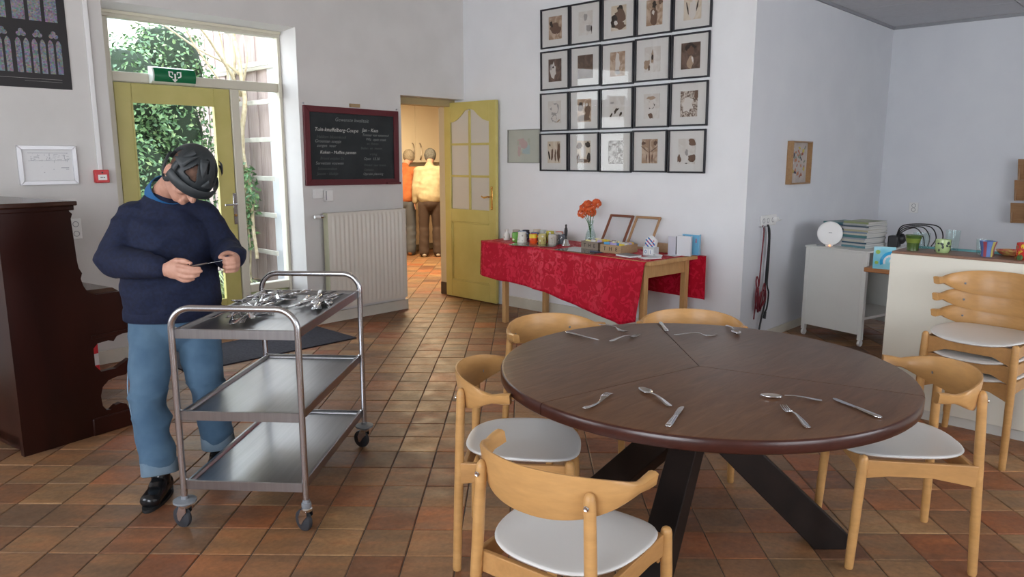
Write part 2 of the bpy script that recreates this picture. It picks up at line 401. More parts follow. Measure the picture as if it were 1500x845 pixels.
bead.build('glazing_bead', OLIVE, door1, None)
B('glass_pane', 2.255, 2.91, YF, YF+.006, .33, 1.98, GLASS, door1)
hp = MB().box(3.015, 3.048, YF-.034, YF-.02, .98, 1.25); hp.build('handle_plate', CHROME, door1, 40, .003)
MB().tube(bez([(3.03, YF-.03, 1.155), (3.03, YF-.075, 1.155), (3.01, YF-.085, 1.155), (2.92, YF-.083, 1.153)]), .009, 10).build('door_handle', CHROME, door1)
MB().cyl((3.031, YF-.03, 1.06), (3.031, YF-.045, 1.06), .011).build('lock_cylinder', BRASS, door1)
MB().cyl((2.06, YF-.05, .5), (2.06, YF-.05, 1.9), .006, n=8).build('espagnolette_rod', FRAMEP, w1)

# exit lamp
ex = thing('exit_sign', (2.56, YF-.09, 2.19), 0, 'green curved exit lamp with white arrow above the garden door', 'exit sign')
prof = [(-.0, -.06), (-.045, -.06), (-.075, -.045), (-.088, -.01), (-.085, .025), (-.065, .055), (-.03, .068), (0, .07)]
mb = MB(); n = len(prof)
mb.add([(x, y+.06, z) for x in (-.17, .17) for y, z in prof], [tuple(range(n)), tuple(reversed(range(n, 2*n)))]+[(i, n+i, n+i+1, i+1) for i in range(n-1)])
mb.build('lamp_body', mat('exit_white', (.78, .85, .82), .3), ex)
EXG = mat('exit_green', (.006, .13, .05), .25); mb = MB()
gp = [(-.077, -.047), (-.0905, -.01), (-.0875, .026), (-.067, .057)]
mb.add([(x, y+.06, z) for x in (-.158, .168) for y, z in gp], [(i, 4+i, 5+i, i+1) for i in range(3)]); mb.build('green_face', EXG, ex)
mb = MB()
def seg(a, b, w=.011): mb.bar((a[0], -.036+a[2] if len(a) > 2 else -.034, a[1]), (b[0], -.036 + (b[2] if len(b) > 2 else .002), b[1]), w, .003, (0, 1, 0))
yq = lambda z: .06+(-.0905-(.002) if z < .0 else -.0905+.09*z-.002) if z > -.012 else .06-.0925+(-.012-z)*.42
def pseg(a, b, w): mb.bar((a[0], yq(a[1]), a[1]), (b[0], yq(b[1]), b[1]), w, .002, (0, 1, 0))
for a, b, w in (((-.045, .03), (-.045, -.002), .009), ((.045, .03), (.045, -.002), .009), ((-.045, -.002), (-.022, -.012), .009), ((.045, -.002), (.022, -.012), .009),
                ((-.05, .03), (-.018, .03), .008), ((.018, .03), (.05, .03), .008), ((0, .018), (0, -.012), .012), ((0, -.012), (0, -.034), .012), ((-.018, .03), (-.018, .01), .007), ((.018, .03), (.018, .01), .007)): pseg(a, b, w)
mb.add([(-.022, yq(-.028), -.024), (.022, yq(-.028), -.024), (0, yq(-.045), -.047)], [(0, 2, 1)])
mb.build('arrow_symbol', mat('sign_white', (.85, .88, .85), .4), ex, None)

# ------------------------------------------------------------ outside
struct(B('ground_outside', -3, 4.62, 6.36, 16, -.25, -.06, noisy('garden_soil', (.16, .12, .08), (.26, .21, .15), 3, .9, kind='Position')))
struct(B('wall_outside', 4.62, 4.72, 6.36, 8.45, -.1, 3.6, mat('white_render', (.82, .83, .84), .8)))
fe = thing('garden_fence', (4.62, 8.45, -.06), 0, 'weathered brown vertical board fence behind the climbing plant outside', 'fence')
fbm = {}
for k in range(26):
    w = .135
    o = MB().box(0, .02, .003, w-.003, 0, 3.3+.02*random.random()).build('board', FENCEW, fe, None)
    o.location = (.0+.012*(k % 2), k*w, 0)
MB().box(.035, .08, 0, 3.5, .5, .58).box(.035, .08, 0, 3.5, 1.6, 1.68).box(.035, .08, 0, 3.5, 2.6, 2.68).build('rail', FENCEW, fe, None)
tr = thing('trellis', (4.5, 8.1, 0), 0, 'pale horizontal batten trellis fixed in front of the brown fence', 'trellis')
for z in (.38, .84, 1.28, 1.74, 2.18, 2.62, 3.08):
    B('batten', .0, .025, .12, 1.35, z, z+.055, BATTEN, tr, .003)
B('upright', .026, .055, 1.1, 1.14, .0, 3.2, BATTEN, tr, .003)
def vine(pts, r0, r1, parent, name='stem'):
    P = bez(pts, 6); k = len(P); P = [p+V((noise.noise(p*3), noise.noise(p*3+V((5, 0, 0))), 0))*.03 for p in P]
    return MB().tube(P, [r0+(r1-r0)*i/(k-1) for i in range(k)], 7).build(name, BARK, parent)
cl = thing('climbing_plant', (4.35, 8.5, -.06), 0, 'bare pale twisted climber trunk growing up the trellis outside', 'plant')
vine([(-.1, .55, 0), (0, .35, .5), (.06, .2, 1.0), (.05, .25, 1.7), (.06, .12, 2.3), (.05, .3, 3.2)], .05, .022, cl)
vine([(.0, -.05, .4), (.05, .1, 1.0), (.05, .2, 1.6), (.05, .35, 2.3), (.04, .2, 3.2)], .022, .015, cl)
vine([(.05, .2, 2.35), (-.15, 0, 2.55), (-.5, -.3, 2.85), (-1.0, -.7, 3.1)], .022, .01, cl)
vine([(.05, .2, 2.6), (-.1, .2, 2.7), (-.5, .1, 2.85), (-1.1, .0, 3.15)], .018, .008, cl)
vine([(.05, .25, 2.3), (-.2, .1, 2.4), (-.45, -.3, 2.42), (-.9, -.6, 2.9)], .02, .008, cl)
vine([(.05, .1, 2.5), (.0, -.1, 2.8), (.0, .05, 3.2)], .014, .008, cl); vine([(.05, .3, 2.2), (.0, .5, 2.9), (-.1, .4, 3.3)], .014, .007, cl)
LEAF = mat('evergreen_leaf', (.10, .20, .05), .35); tl = NT(LEAF)
oi = tl.n('ShaderNodeNewGeometry')
tl.l(tl.ramp(oi.outputs['Random Per Island'], [(0, (.05, .11, .045)), (.5, (.10, .20, .075)), (.85, (.19, .31, .12)), (1, (.33, .42, .18))]), tl.b.inputs['Base Color'])
def leaves(name, blobs, n, size, parent, seed=1, m=None):
    r = random.Random(seed); mb = MB(); vol = [b[1]*b[2]*b[3] for b in blobs]
    for _ in range(n):
        b = r.choices(blobs, vol)[0]
        d = V((r.gauss(0, 1), r.gauss(0, 1), r.gauss(0, 1))).normalized(); q = 1-r.random()**2*.35
        lump = 1+.22*noise.noise(d*3+V(b[0]))
        p = V(b[0])+V((d.x*b[1], d.y*b[2], d.z*b[3]))*q*lump
        s = size*r.uniform(.6, 1.3); a = (d+V((r.gauss(0, .6), r.gauss(0, .6), r.gauss(0, .6)+.4))).normalized()
        t = a.cross(V((r.gauss(0, 1), r.gauss(0, 1), r.gauss(0, 1)))).normalized(); w = a.cross(t)
        mb.add([p, p+t*s*.5+w*s*.26+a*s*.08, p+t*s, p+t*s*.5-w*s*.26+a*s*.08], [(0, 1, 2), (0, 2, 3)])
    return mb.build(name, m or LEAF, parent, None)
hd = thing('evergreen_hedge', (3.5, 9, -.06), 0, 'large glossy evergreen hedge seen through the garden door glass', 'shrub')
blobs = [((-.5, -.3, 1.0), .75, .6, 1.15), ((.05, .1, 1.9), .62, .6, .85), ((-.35, -.1, 2.35), .6, .5, .55), ((.25, .2, 2.65), .5, .5, .6), ((-.1, 0, .8), .7, .6, .9), ((.3, .4, 1.2), .4, .4, 1.1), ((-.95, 0, .4), .6, .6, .6)]
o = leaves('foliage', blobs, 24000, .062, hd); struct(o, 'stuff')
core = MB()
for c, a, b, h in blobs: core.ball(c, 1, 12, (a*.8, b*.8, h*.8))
core.build('inner_core', mat('hedge_core', (.02, .035, .015), .9), hd)  # solid dark bodies filling the inside of the leaf shell
vine([(-.2, 0, 0), (-.15, .0, 1), (0, .1, 2.4)], .05, .02, hd)
sb = thing('small_shrub', (4.36, 8.66, -.06), 0, 'small leafy shrub in front of the trellis beside the door frame', 'shrub')
struct(leaves('foliage', [((0, 0, 1.2), .13, .2, .36), ((0, .05, .65), .1, .12, .25)], 520, .07, sb, 5), 'stuff')
vine([(0, 0, 0), (.02, 0, .6), (0, .02, 1.4)], .015, .008, sb)
gr = thing('low_ferns', (2.75, 7.35, -.06), 0, 'low tangle of arching grass outside the foot of the garden door', 'plant')
mb = MB(); r = random.Random(3)
for _ in range(420):
    p = V((r.uniform(-.7, .7), r.uniform(-.5, .5), 0)); a = r.uniform(0, 2*pi); l = r.uniform(.25, .6)
    d = V((cos(a), sin(a), 0)); q = [p, p+d*l*.35+V((0, 0, l*.8)), p+d*l+V((0, 0, l*.5))]; s = V((-d.y, d.x, 0))*.008
    mb.add([q[0]-s, q[0]+s, q[1]+s, q[1]-s, q[2]], [(0, 1, 2, 3), (3, 2, 4)])
struct(mb.build('blades', mat('grass_blade', (.32, .38, .18), .6), gr, None), 'stuff')
# neighbour's building with its white fascia and roof glazing
nb = thing('neighbour_house', (1.6, 12.5, -.06), 0, 'white neighbouring house with sloping pale roof edge beyond the hedge', 'building')
B('wall', -2.2, 4.9, 0, 3, 0, 2.85, mat('house_wall', (.8, .78, .72), .8), nb)
B('yellow_door', 1.35, 1.75, -.05, 0, 0, 2.3, mat('yellow_door', (.55, .45, .12), .5), nb, .005)
mb = MB(); mb.add([(-2.4, -.4, 2.75), (5.2, -.4, 3.75), (5.2, 3, 4.9), (-2.4, 3, 3.9), (-2.4, -.4, 2.9), (5.2, -.4, 3.9), (5.2, 3, 5.05), (-2.4, 3, 4.05)], [(0, 3, 2, 1), (4, 5, 6, 7), (0, 1, 5, 4), (2, 3, 7, 6), (1, 2, 6, 5), (0, 4, 7, 3)])
mb.build('roof', mat('zinc_roof', (.16, .19, .22), .5), nb, None)
MB().bar((-2.4, -.43, 2.78), (5.2, -.43, 3.78), .05, .3).build('fascia', mat('fascia_cream', (.78, .74, .62), .6), nb, None)
for k in range(5):
    x = -1.6+k*1.2
    MB().bar((x, .3, 3.15+(x+2.4)*.1316), (x, 2.2, 3.8+(x+2.4)*.1316), .08, .06).build('roof_rib', GREYP, nb, None)

# ------------------------------------------------------------ kitchen beyond the doorway
KW = noisy('kitchen_wall', (.72, .66, .55), (.76, .70, .60), 3, .8, kind='Position')
S('wall_kitchen_back', 4.6, 10.4, 10.45, 10.6, 0, 2.7, m=KW); S('wall_kitchen_right', 10.25, 10.4, 6.45, 10.75, 0, 2.7, m=KW)
S('wall_kitchen_left', 4.73, 4.80, 6.36, 10.75, 0, 2.7, m=KW); S('wall_kitchen_front', 5.801, 10.4, 6.30, 6.45, 0, 2.7, m=KW)
S('ceiling_kitchen', 4.6, 10.4, 6.36, 10.9, 2.6, 2.7, m=mat('kitchen_ceiling', (.6, .55, .45), .8))
# door frame head and the painted jamb at the corner
struct(MB().box(4.74, XB, 6.20, 6.34, 2.10, 2.169).box(4.741, 4.79, 6.20, 6.34, 0, 2.10).build('trim_3', mat('frame_ochre', (.40, .31, .16), .5), None, None))
struct(B('trim_4', XB-.018, XB-.001, 6.345, 6.449, 0, 2.10, mat('jamb_cream', (.60, .56, .46), .5)))
struct(B('baseboard_door', XB-.024, XB-.0185, 6.355, 6.449, 0, .14, mat('dark_brown_block', (.06, .04, .035), .5)))
# open kitchen door
dk = struct(MB().box(0, .1, 0, .04, .012, 2.14).box(.70, .80, 0, .04, .012, 2.14).box(.1, .70, 0, .04, .012, .20).box(.1, .70, 0, .04, .86, 1.0).box(.387, .413, 0, .04, 1.0, 2.05)
   .box(.1, .70, .008, .032, 1.345, 1.37).box(.1, .70, .008, .032, 1.685, 1.71).build('door_2', OLIVED, None, 40, .004))
arch = [(.1, 2.14), (.1, 1.93), (.14, 1.935), (.2, 1.955), (.27, 2.0), (.33, 2.05), (.40, 2.065), (.47, 2.05), (.53, 2.0), (.6, 1.955), (.66, 1.935), (.70, 1.93), (.70, 2.14)]
MX = Matrix(((1, 0, 0, 0), (0, 0, 1, 0), (0, 1, 0, 0), (0, 0, 0, 1)))
for i in range(0, 12):
    pass
amb = MB()
top = [(x, 2.14) for x, z in arch[1:-1]]; low = arch[1:-1]
for i in range(len(low)-1):
    amb.add([(x, y, z) for y in (.002, .038) for x, z in (low[i], low[i+1], top[i+1], top[i])], [(0, 1, 2, 3), (4, 7, 6, 5), (0, 4, 5, 1), (2, 6, 7, 3), (1, 5, 6, 2), (0, 3, 7, 4)])
amb.build('arched_head', OLIVED, dk, None)
B('lower_panel', .105, .695, .014, .028, .2, .86, OLIVED, dk)
mb = MB()
for x0, x1, z0, z1 in ((.1, .70, .20, .215), (.1, .70, .845, .86), (.1, .115, .2, .86), (.685, .70, .2, .86)): mb.box(x0, x1, .004, .036, z0, z1)
mb.build('panel_moulding', OLIVED, dk, 40, .004)
for x0, x1 in ((.105, .387), (.413, .695)):
    for z0, z1 in ((1.0, 1.345), (1.37, 1.685), (1.71, 2.06)): B('glass_pane', x0, x1, .016, .022, z0, z1, MILK, dk)
MB().tube(bez([(.745, -.001, 1.15), (.745, -.04, 1.15), (.72, -.05, 1.15), (.67, -.052, 1.14), (.635, -.05, 1.155)]), [.009]*25+[.007]*8, 8).build('door_handle', BRASS, dk)
MB().box(.733, .757, -.008, 0, 1.03, 1.24).ball((.745, -.004, 1.245), .014).ball((.745, -.004, 1.025), .014).build('handle_plate', BRASS, dk, 40, .003)
dk.location = (XB-.02, 6.29, 0); dk.rotation_euler = (0, 0, -pi/2)   # opened flat along the picture wall
dk.location = (XB-.075, 6.295, 0)
# kitchen units : run along the back wall
KC = mat('cupboard_cream', (.80, .72, .58), .35)
kb = thing('base_cabinet', (6.6, 9.8, 0), 0, 'cream kitchen base cabinet under the dark worktop', 'cabinet')
B('carcass', 0, 3.2, .03, .63, .10, .86, KC, kb); B('plinth', 0, 3.2, .08, .6, 0, .10, mat('plinth_dark', (.25, .2, .15), .6), kb)
for i in range(5):
    d = B('cabinet_door', i*.64+.003, i*.64+.637, 0, .03, .12, .85, KC, kb, .003)
    MB().tube(bez([(i*.64+.58, 0, .62), (i*.64+.58, -.03, .65), (i*.64+.58, -.03, .75), (i*.64+.58, 0, .78)], 4), .007, 6).build('handle', CHROME, d)
tag(B('worktop', 6.6, 9.8, 9.76, 10.44, .862, .90, BLACK, None, .003), 'dark kitchen worktop seen through the doorway', 'worktop')
tag(B('splashback', 6.6, 9.8, 10.435, 10.449, .901, 1.45, mat('splash_white', (.78, .76, .72), .3)), 'pale splashback panel behind the kitchen worktop', 'splashback')
ku = thing('wall_cabinet', (6.28, 10.08, 1.48), 0, 'cream kitchen wall cabinets with curved steel handles', 'cabinet')
B('carcass', 0, 3.2, .02, .36, 0, .98, KC, ku)
for i in range(5):
    d = B('cabinet_door', i*.64+.003, i*.64+.637, 0, .02, 0, .98, KC, ku, .003); x = i*.64+(.56 if i % 2 == 0 else .08)
    MB().tube(bez([(x, 0, .05), (x, -.04, .09), (x, -.04, .27), (x, 0, .32)], 4), .015, 6).build('handle', CHROME, d)
tag(B('white_tray', 7.55, 7.95, 9.85, 10.2, .902, .93, mat('tray_white', (.8, .8, .8), .4), None, .004), 'white tray on the kitchen worktop beside the orange sweater', 'tray')

# ------------------------------------------------------------ things on the left wall
YL = YW-.001
po = thing('window_poster', (1.10, YL, 2.03), 0, 'dark poster of tall speckled stained glass lancets', 'poster')
B('sheet', 0, .69, -.003, 0, 0, 1.1, mat('poster_black', (.012, .010, .012), .5), po)
SG = mat('speckled_glass_print', (.2, .2, .25), .5); t = NT(SG)
vo = t.n('ShaderNodeTexVoronoi'); vo.inputs['Scale'].default_value = 95; t.l(t.coord('Object'), vo.inputs['Vector'])
hs = t.n('ShaderNodeHueSaturation'); t.l(vo.outputs['Color'], hs.inputs['Color']); hs.inputs['Saturation'].default_value = .75; hs.inputs['Value'].default_value = .42
t.l(t.mix(hs.outputs[0], (.12, .12, .20), .45), t.b.inputs['Base Color'])
mb = MB()
for i in range(6):
    x = .06+i*.098+(.012 if i > 2 else 0)
    mb.box(x, x+.075, -.0045, -.003, .45, 1.08)
for i in range(12):
    x = .06+i*.049+(.012 if i > 5 else 0); z1 = .30
    mb.prism([(x, .10), (x+.034, .10), (x+.034, z1), (x+.026, z1+.022), (x+.017, z1+.03), (x+.008, z1+.022), (x, z1)], .0015, MX @ Matrix.Translation((0, 0, -.0045)))
for i in range(6):
    x = .10+i*.098+(.012 if i > 2 else 0); 
    for dx, dz in ((-.014, 0), (.014, 0), (0, .02)):
        mb.prism([(x+dx+.016*cos(a*pi/4), .355+dz+.016*sin(a*pi/4)) for a in range(8)], .0015, MX @ Matrix.Translation((0, 0, -.0045)))
mb.build('lancet_print', SG, po, None)
MB().box(.05, .63, -.004, -.003, .062, .064).box(.40, .63, -.004, -.003, .045, .0465).build('caption_line', mat('caption_grey', (.3, .28, .28), .6), po, None)
tag(MB().box(1.905, 1.935, YW-.022, YL, 1.455, 3.9).build('cable_duct', WHITE, None, 40, .004), 'white cable duct running up the wall above the fire alarm', 'duct')
fa = thing('fire_alarm', (1.92, YL, 1.37), 0, 'red fire alarm call point at the foot of the white duct', 'alarm')
B('housing', -.048, .048, -.045, 0, 0, .095, mat('alarm_red', (.55, .02, .025), .35), fa, .005)
B('break_glass', -.03, .03, -.048, -.045, .02, .06, mat('alarm_white', (.8, .8, .78), .3), fa, .001)
MB().box(-.015, -.008, -.0495, -.048, .036, .044).box(-.003, .003, -.0495, -.048, .036, .044).box(.008, .015, -.0495, -.048, .036, .044).cyl((0, -.045, .075), (0, -.048, .075), .006, n=10).build('marks', BLACK, fa, None)
fp = thing('floor_plan_frame', (1.585, YL, 1.50), 0, 'silver framed floor plan drawing above the piano', 'picture frame')
def frame4(w, h, t, d, m, parent, bev=.003, name='frame'):
    mb = MB()
    o = [(-w/2, -h/2), (w/2, -h/2), (w/2, h/2), (-w/2, h/2)]; i_ = [(a-(t if a > 0 else -t), b-(t if b > 0 else -t)) for a, b in o]
    for k in range(4):
        p = [o[k], o[(k+1) % 4], i_[(k+1) % 4], i_[k]]
        mb.add([(x, y, z) for y in (0, -d) for x, z in p], [(0, 1, 2, 3), (4, 7, 6, 5), (0, 4, 5, 1), (2, 6, 7, 3), (1, 5, 6, 2), (0, 3, 7, 4)])
    return mb.build(name, m, parent, 40, bev)
frame4(.37, .275, .03, .02, mat('frame_silver', (.58, .58, .60), .35, .3), fp)
B('drawing', -.156, .156, -.008, 0, -.108, .108, mat('paper_white', (.74, .74, .75), .6), fp)
mb = MB(); r = random.Random(2)
for k in range(46):
    x = r.uniform(-.11, .13); z = r.uniform(.03, .085); l = r.uniform(.005, .035)
    if r.random() < .5: mb.box(x, x+l, -.0088, -.008, z, z+.0012)
    else: mb.box(x, x+.0012, -.0088, -.008, z-l*.6, z)
mb.box(-.12, .13, -.0088, -.008, .03, .0315).box(-.12, .13, -.0088, -.008, .085, .0865)
for x, z, w_ in ((-.03, -.05, .006), (.03, -.03, .006), (.08, -.02, .05), (-.04, -.01, .002), (.11, -.03, .02)): mb.box(x, x+w_, -.0088, -.008, z, z+.003)
mb.build('plan_lines', mat('ink_grey', (.16, .17, .22), .7), fp, None); 
def socket(loc, rz, label, w=.08, h=.08, holes=((0, 0),)):
    s = thing('wall_socket', loc, rz, label, 'socket')
    B('plate', -w/2, w/2, -.010, 0, -h/2, h/2, WPLAS, s, .004)
    for x, z in holes:
        M = Matrix.Translation((x, -.0105, z)) @ Matrix.Rotation(pi/2, 4, 'X')
        MB().lathe([(.021, -.001), (.021, .001), (.017, .001), (.017, -.006)], n=20, M=None, c=(0, 0, 0)).build('recess', GREYP, s).matrix_local = M
    return s
socket((1.72, YL, 1.04), 0, 'white double wall socket behind the piano', .075, .15, ((0, .035), (0, -.035)))

# chalkboard
cb = thing('chalkboard', (4.155, YL-.002, 1.655), 0, 'dark red framed chalkboard with faint chalk writing', 'chalkboard')
cb.rotation_euler = (0, RAD(.6), 0)
frame4(1.055, .715, .055, .028, mat('board_frame_red', (.10, .012, .018), .4), cb)
B('slate', -.475, .475, -.012, 0, -.305, .305, noisy('slate', (.012, .016, .018), (.022, .027, .030), 4, .75), cb)
CHK = [mat('chalk_bright', (.50, .50, .48), .9), mat('chalk_mid', (.20, .21, .21), .9), mat('chalk_faint', (.075, .082, .085), .9)]
def chalk(s, x, z, size, k, sh=.25):
    M = face_M((x, -.0125, z), (1, 0, 0), (0, -1, 0)); text_mesh('chalk_line', s, size, M, CHK[k], cb, .0004, sh, 1.02, 'LEFT')
for a in (('Gewenste kwaliteit', -.20, .245, .047, 1), ('Tuin-knuffelberg-Coupe', -.42, .15, .048, 0), ('Jan - Kaas', .10, .16, .046, 0),
  ('Hakken bloemkool', -.40, .085, .040, 2), ('Groenten soepje', -.42, .045, .040, 1), ('zorgen  voor', -.40, .005, .038, 1), ('Koken - Muffins pannen', -.37, -.055, .040, 0),
  ('Brood snijden 2x', -.37, -.11, .036, 2), ('Servetten vouwen', -.42, -.155, .040, 1), ('Schoonmaken', -.40, -.205, .036, 2), ('Jassen - kluisje', -.41, -.25, .038, 2),
  ('Timmer van vanavond', .10, .115, .034, 1), ('Wlz  open staat', .14, .075, .036, 1), ('en  fietsen', .15, .035, .032, 2), ('Bellen  en  meten', .08, -.01, .034, 2),
  ('vrijdag', .18, -.065, .032, 2), ('Open  15.30', .11, -.11, .036, 1), ('Winkel  naar boven', .11, -.17, .032, 2), ('Ophalen', .11, -.215, .032, 2), ('Opruim planning', .10, -.255, .034, 1)): chalk(*a)
B('chalk_tray', .36, .53, -.05, -.028, -.357, -.335, mat('board_frame_red2', (.10, .012, .018), .4), cb, .002)
MB().box(.42, .50, -.0285, -.028, -.34, -.336).build('maker_mark', CHK[1], cb, None)
for x in (-.52, .52): MB().cyl((x, 0, .375), (x, -.01, .375), .008, n=10).build('screw', CHROME, cb)
tag(B('small_plaque', 4.13, 4.24, YL-.02, YL, 2.022, 2.055, wood('plaque_wood', (.30, .20, .10), (.38, .26, .13), 4)), 'small wooden plaque on top of the chalkboard', 'plaque')
sw = thing('light_switch', (3.745, YL, 1.225), 0, 'flat white light switch under the chalkboard', 'switch')
B('plate', -.055, .055, -.012, 0, -.04, .04, WPLAS, sw, .004); B('rocker', -.022, .022, -.017, -.011, -.026, .026, WPLAS, sw, .002)
th = thing('thermostat', (3.85, YL, 1.215), 0, 'boxy white thermostat beside the light switch', 'thermostat')
B('case', -.042, .042, -.04, 0, -.06, .045, WPLAS, th, .006); B('side_slot', -.038, -.030, -.042, -.039, -.05, .035, GREYP, th)

# radiator
ra = thing('radiator', (3.77, YL-.035, .15), 0, 'tall white panel radiator with vertical flutes below the chalkboard', 'radiator')
RM = mat('radiator_enamel', (.66, .63, .56), .35)
mb = MB(); Wd, Hh = .90, .90; N = 17
prof = []
for i in range(N):
    x0 = .035+i*(Wd-.07)/N; p = (Wd-.07)/N
    prof += [(x0, -.088), (x0+p*.18, -.0885), (x0+p*.32, -.098), (x0+p*.68, -.098), (x0+p*.82, -.0885)]
prof = [(0, -.082), (.012, -.088)]+prof+[(Wd-.035, -.088), (Wd-.012, -.088), (Wd, -.082)]
def zprof(y, z, z0, z1): return y
rows = [(0.0, 0), (.03, 0), (.06, 1), (Hh-.06, 1), (Hh-.03, 0), (Hh, 0)]
b0 = []
for z, k in rows: b0.append([(x, (y if k else max(y, -.088)), z) for x, y in prof])
for i in range(len(rows)-1):
    for j in range(len(prof)-1): mb.add([b0[i][j], b0[i][j+1], b0[i+1][j+1], b0[i+1][j]], [(0, 1, 2, 3)])
bm = bmesh.new(); me = mb.mesh('front_panel', RM); bm.from_mesh(me); bmesh.ops.remove_doubles(bm, verts=bm.verts, dist=1e-5); bm.to_mesh(me); bm.free(); me.shade_smooth(); me.set_sharp_from_angle(angle=RAD(60)); link('front_panel', me, ra)
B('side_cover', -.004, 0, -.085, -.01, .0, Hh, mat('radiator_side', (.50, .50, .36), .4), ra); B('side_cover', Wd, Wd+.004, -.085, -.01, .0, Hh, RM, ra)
B('top_grille', 0, Wd, -.082, -.01, Hh-.006, Hh, RM, ra); B('rear_panel', 0.001, Wd-.001, -.02, -.008, 0, Hh-.01, RM, ra)
MB().cyl((-.004, -.05, Hh-.03), (-.06, -.05, Hh-.03), .012, n=12).cyl((-.03, -.05, Hh-.03), (-.05, -.05, Hh-.03), .018, n=8).cyl((-.05, -.05, Hh-.03), (-.05, 0, Hh-.03), .009, n=10).build('valve', CHROME, ra)
MB().cyl((-.06, -.05, Hh-.03), (-.115, -.05, Hh-.03), .017, .015, 14).build('valve_knob', WPLAS, ra)
B('wall_bracket', .2, .24, -.012, .034, .3, .5, GREYP, ra); B('wall_bracket', .68, .72, -.012, .034, .3, .5, GREYP, ra)

# door mat
tag(MB().prism([(3.62, 5.32), (3.62, 5.98), (2.15, 5.98), (2.15, 5.32)], .010, Matrix.Translation((0, 0, .0005))).build('door_mat', noisy('mat_pile', (.018, .016, .022), (.035, .032, .04), 60, .95, kind='Position'), None, None), 'dark charcoal mat on the tiles inside the garden door', 'mat')

# ------------------------------------------------------------ piano
pi_ = thing('upright_piano', (.90, 4.40, 0), 0, 'dark mahogany upright piano seen from its side', 'piano')
# local frame: +X = toward the keyboard, +Y = along the width (away from us)
pi_.rotation_euler = (0, 0, RAD(10))
def sidepanel(y0):
    pr = [(0, .0), (.60, .0), (.60, .085), (.575, .10), (.56, .135), (.53, .15), (.50, .145), (.47, .125), (.445, .13), (.425, .16), (.42, .22), (.435, .27),
          (.47, .30), (.52, .31), (.575, .31), (.60, .36), (.60, .40), (.57, .385), (.52, .36), (.435, .36), (.405, .40), (.405, .50), (.43, .525), (.49, .53), (.52, .52), (.54, .545), (.60, .56), (.60, .78), (.585, .80),
          (.45, .80), (.405, .82), (.385, .86), (.375, .90), (.385, .93), (.37, .96), (.365, 1.0), (.355, 1.23), (.365, 1.255), (.35, 1.27), (.35, 1.30), (0, 1.30)]
    return MB().prism(pr, .035, Matrix(((1, 0, 0, 0), (0, 0, 1, y0), (0, 1, 0, 0), (0, 0, 0, 1))))
import mathutils
def tri_prism(mb_): return mb_
sidepanel(0).build('side_panel', PIANO, pi_, None); sidepanel(1.40).build('side_panel', PIANO, pi_, None)
LID = noisy('piano_lid', (.035, .014, .010), (.06, .026, .018), 3, .22, (1, .3, 1))
B('top_lid', -.02, .385, -.025, 1.46, 1.30, 1.325, LID, pi_, .006); B('lid_moulding', -.01, .372, -.012, 1.447, 1.275, 1.30, PIANO, pi_, .004)
B('back_panel', 0.0, .03, .035, 1.40, .05, 1.29, PIANO, pi_); B('upper_front_panel', .30, .325, .036, 1.399, .82, 1.27, PIANO, pi_, .003)
B('lower_front_panel', .30, .33, .036, 1.399, .10, .56, PIANO, pi_, .003); B('key_bed', .30, .60, .036, 1.399, .56, .66, PIANO, pi_, .004)
fl = MB().add([(x, y, z) for y in (.036, 1.399) for x, z in ((.325, .83), (.56, .822), (.59, .80), (.59, .66), (.325, .66))], [(0, 1, 2, 3, 4), (9, 8, 7, 6, 5)]+[(i, 5+i, 5+(i+1) % 5, (i+1) % 5) for i in range(5)])
fl.build('keyboard_lid', noisy('piano_fallboard', (.06, .030, .020), (.09, .045, .03), 3, .25), pi_, None)
B('bottom_board', .0, .33, .036, 1.399, .03, .10, PIANO, pi_)
MB().box(.40, .615, -.008, 0, .555, .575).box(.60, .612, -.008, 1.44, .56, .78).build('key_bed_moulding', PIANO, pi_, 40, .002)
MB().cyl((.52, .8, .0), (.52, .8, .56), .025, n=12).build('leg', PIANO, pi_)
MB().box(.36, .62, -.01, .045, .0, .10).build('toe_block', PIANO, pi_, 40, .006)
# striped parcel behind the keyboard end
bx = thing('striped_box', (1.62, 5.75, 0), .2, 'red and white striped carton on the floor behind the piano', 'box')
for k in range(6): B('stripe', -.06, .06, -.05, .05, k*.085, k*.085+.084, mat('stripe_red', (.6, .02, .03), .5) if k % 2 == 0 else mat('stripe_white', (.8, .78, .78), .5), bx)

# ------------------------------------------------------------ pictures on the back wall
XW = XB-.001
FRB = mat('frame_black', (.012, .012, .018), .35); MATB = mat('mount_board', (.70, .69, .67), .8)
def sepia(k, a, b, sc):
    return noisy('sepia_print_%d' % k, a, b, sc, .8, detail=6, dist=1.2, lo=.42, hi=.58)
SEP = [sepia(0, (.36, .24, .16), (.55, .42, .32), 14), sepia(1, (.09, .055, .04), (.16, .10, .075), 12), sepia(2, (.62, .58, .54), (.68, .66, .63), 9),
       sepia(3, (.12, .075, .055), (.60, .52, .45), 42), sepia(4, (.60, .50, .38), (.68, .60, .50), 10), sepia(5, (.55, .53, .50), (.12, .09, .07), 30)]
INKS = [mat('ink_dark', (.035, .022, .016), .8), mat('ink_brown', (.15, .085, .055), .8), mat('ink_tan', (.38, .27, .19), .8), mat('ink_pale', (.66, .62, .58), .8), mat('ink_grey_wash', (.34, .32, .31), .8)]
def blob(mb, cx, cz, rx, rz, lay, seed, wob=.25, n=14, rot=0):
    r = random.Random(seed); pts = []
    for i in range(n):
        a = 2*pi*i/n; k = 1+r.uniform(-wob, wob); x, z = rx*k*cos(a), rz*k*sin(a)
        pts.append((cx+x*cos(rot)-z*sin(rot), -.0095-.0004*lay, cz+x*sin(rot)+z*cos(rot)))
    pts = [(min(max(x, -.085), .085), y, min(max(z, -.105), .105)) for x, y, z in pts]
    mb.add(pts, [tuple(range(n))])
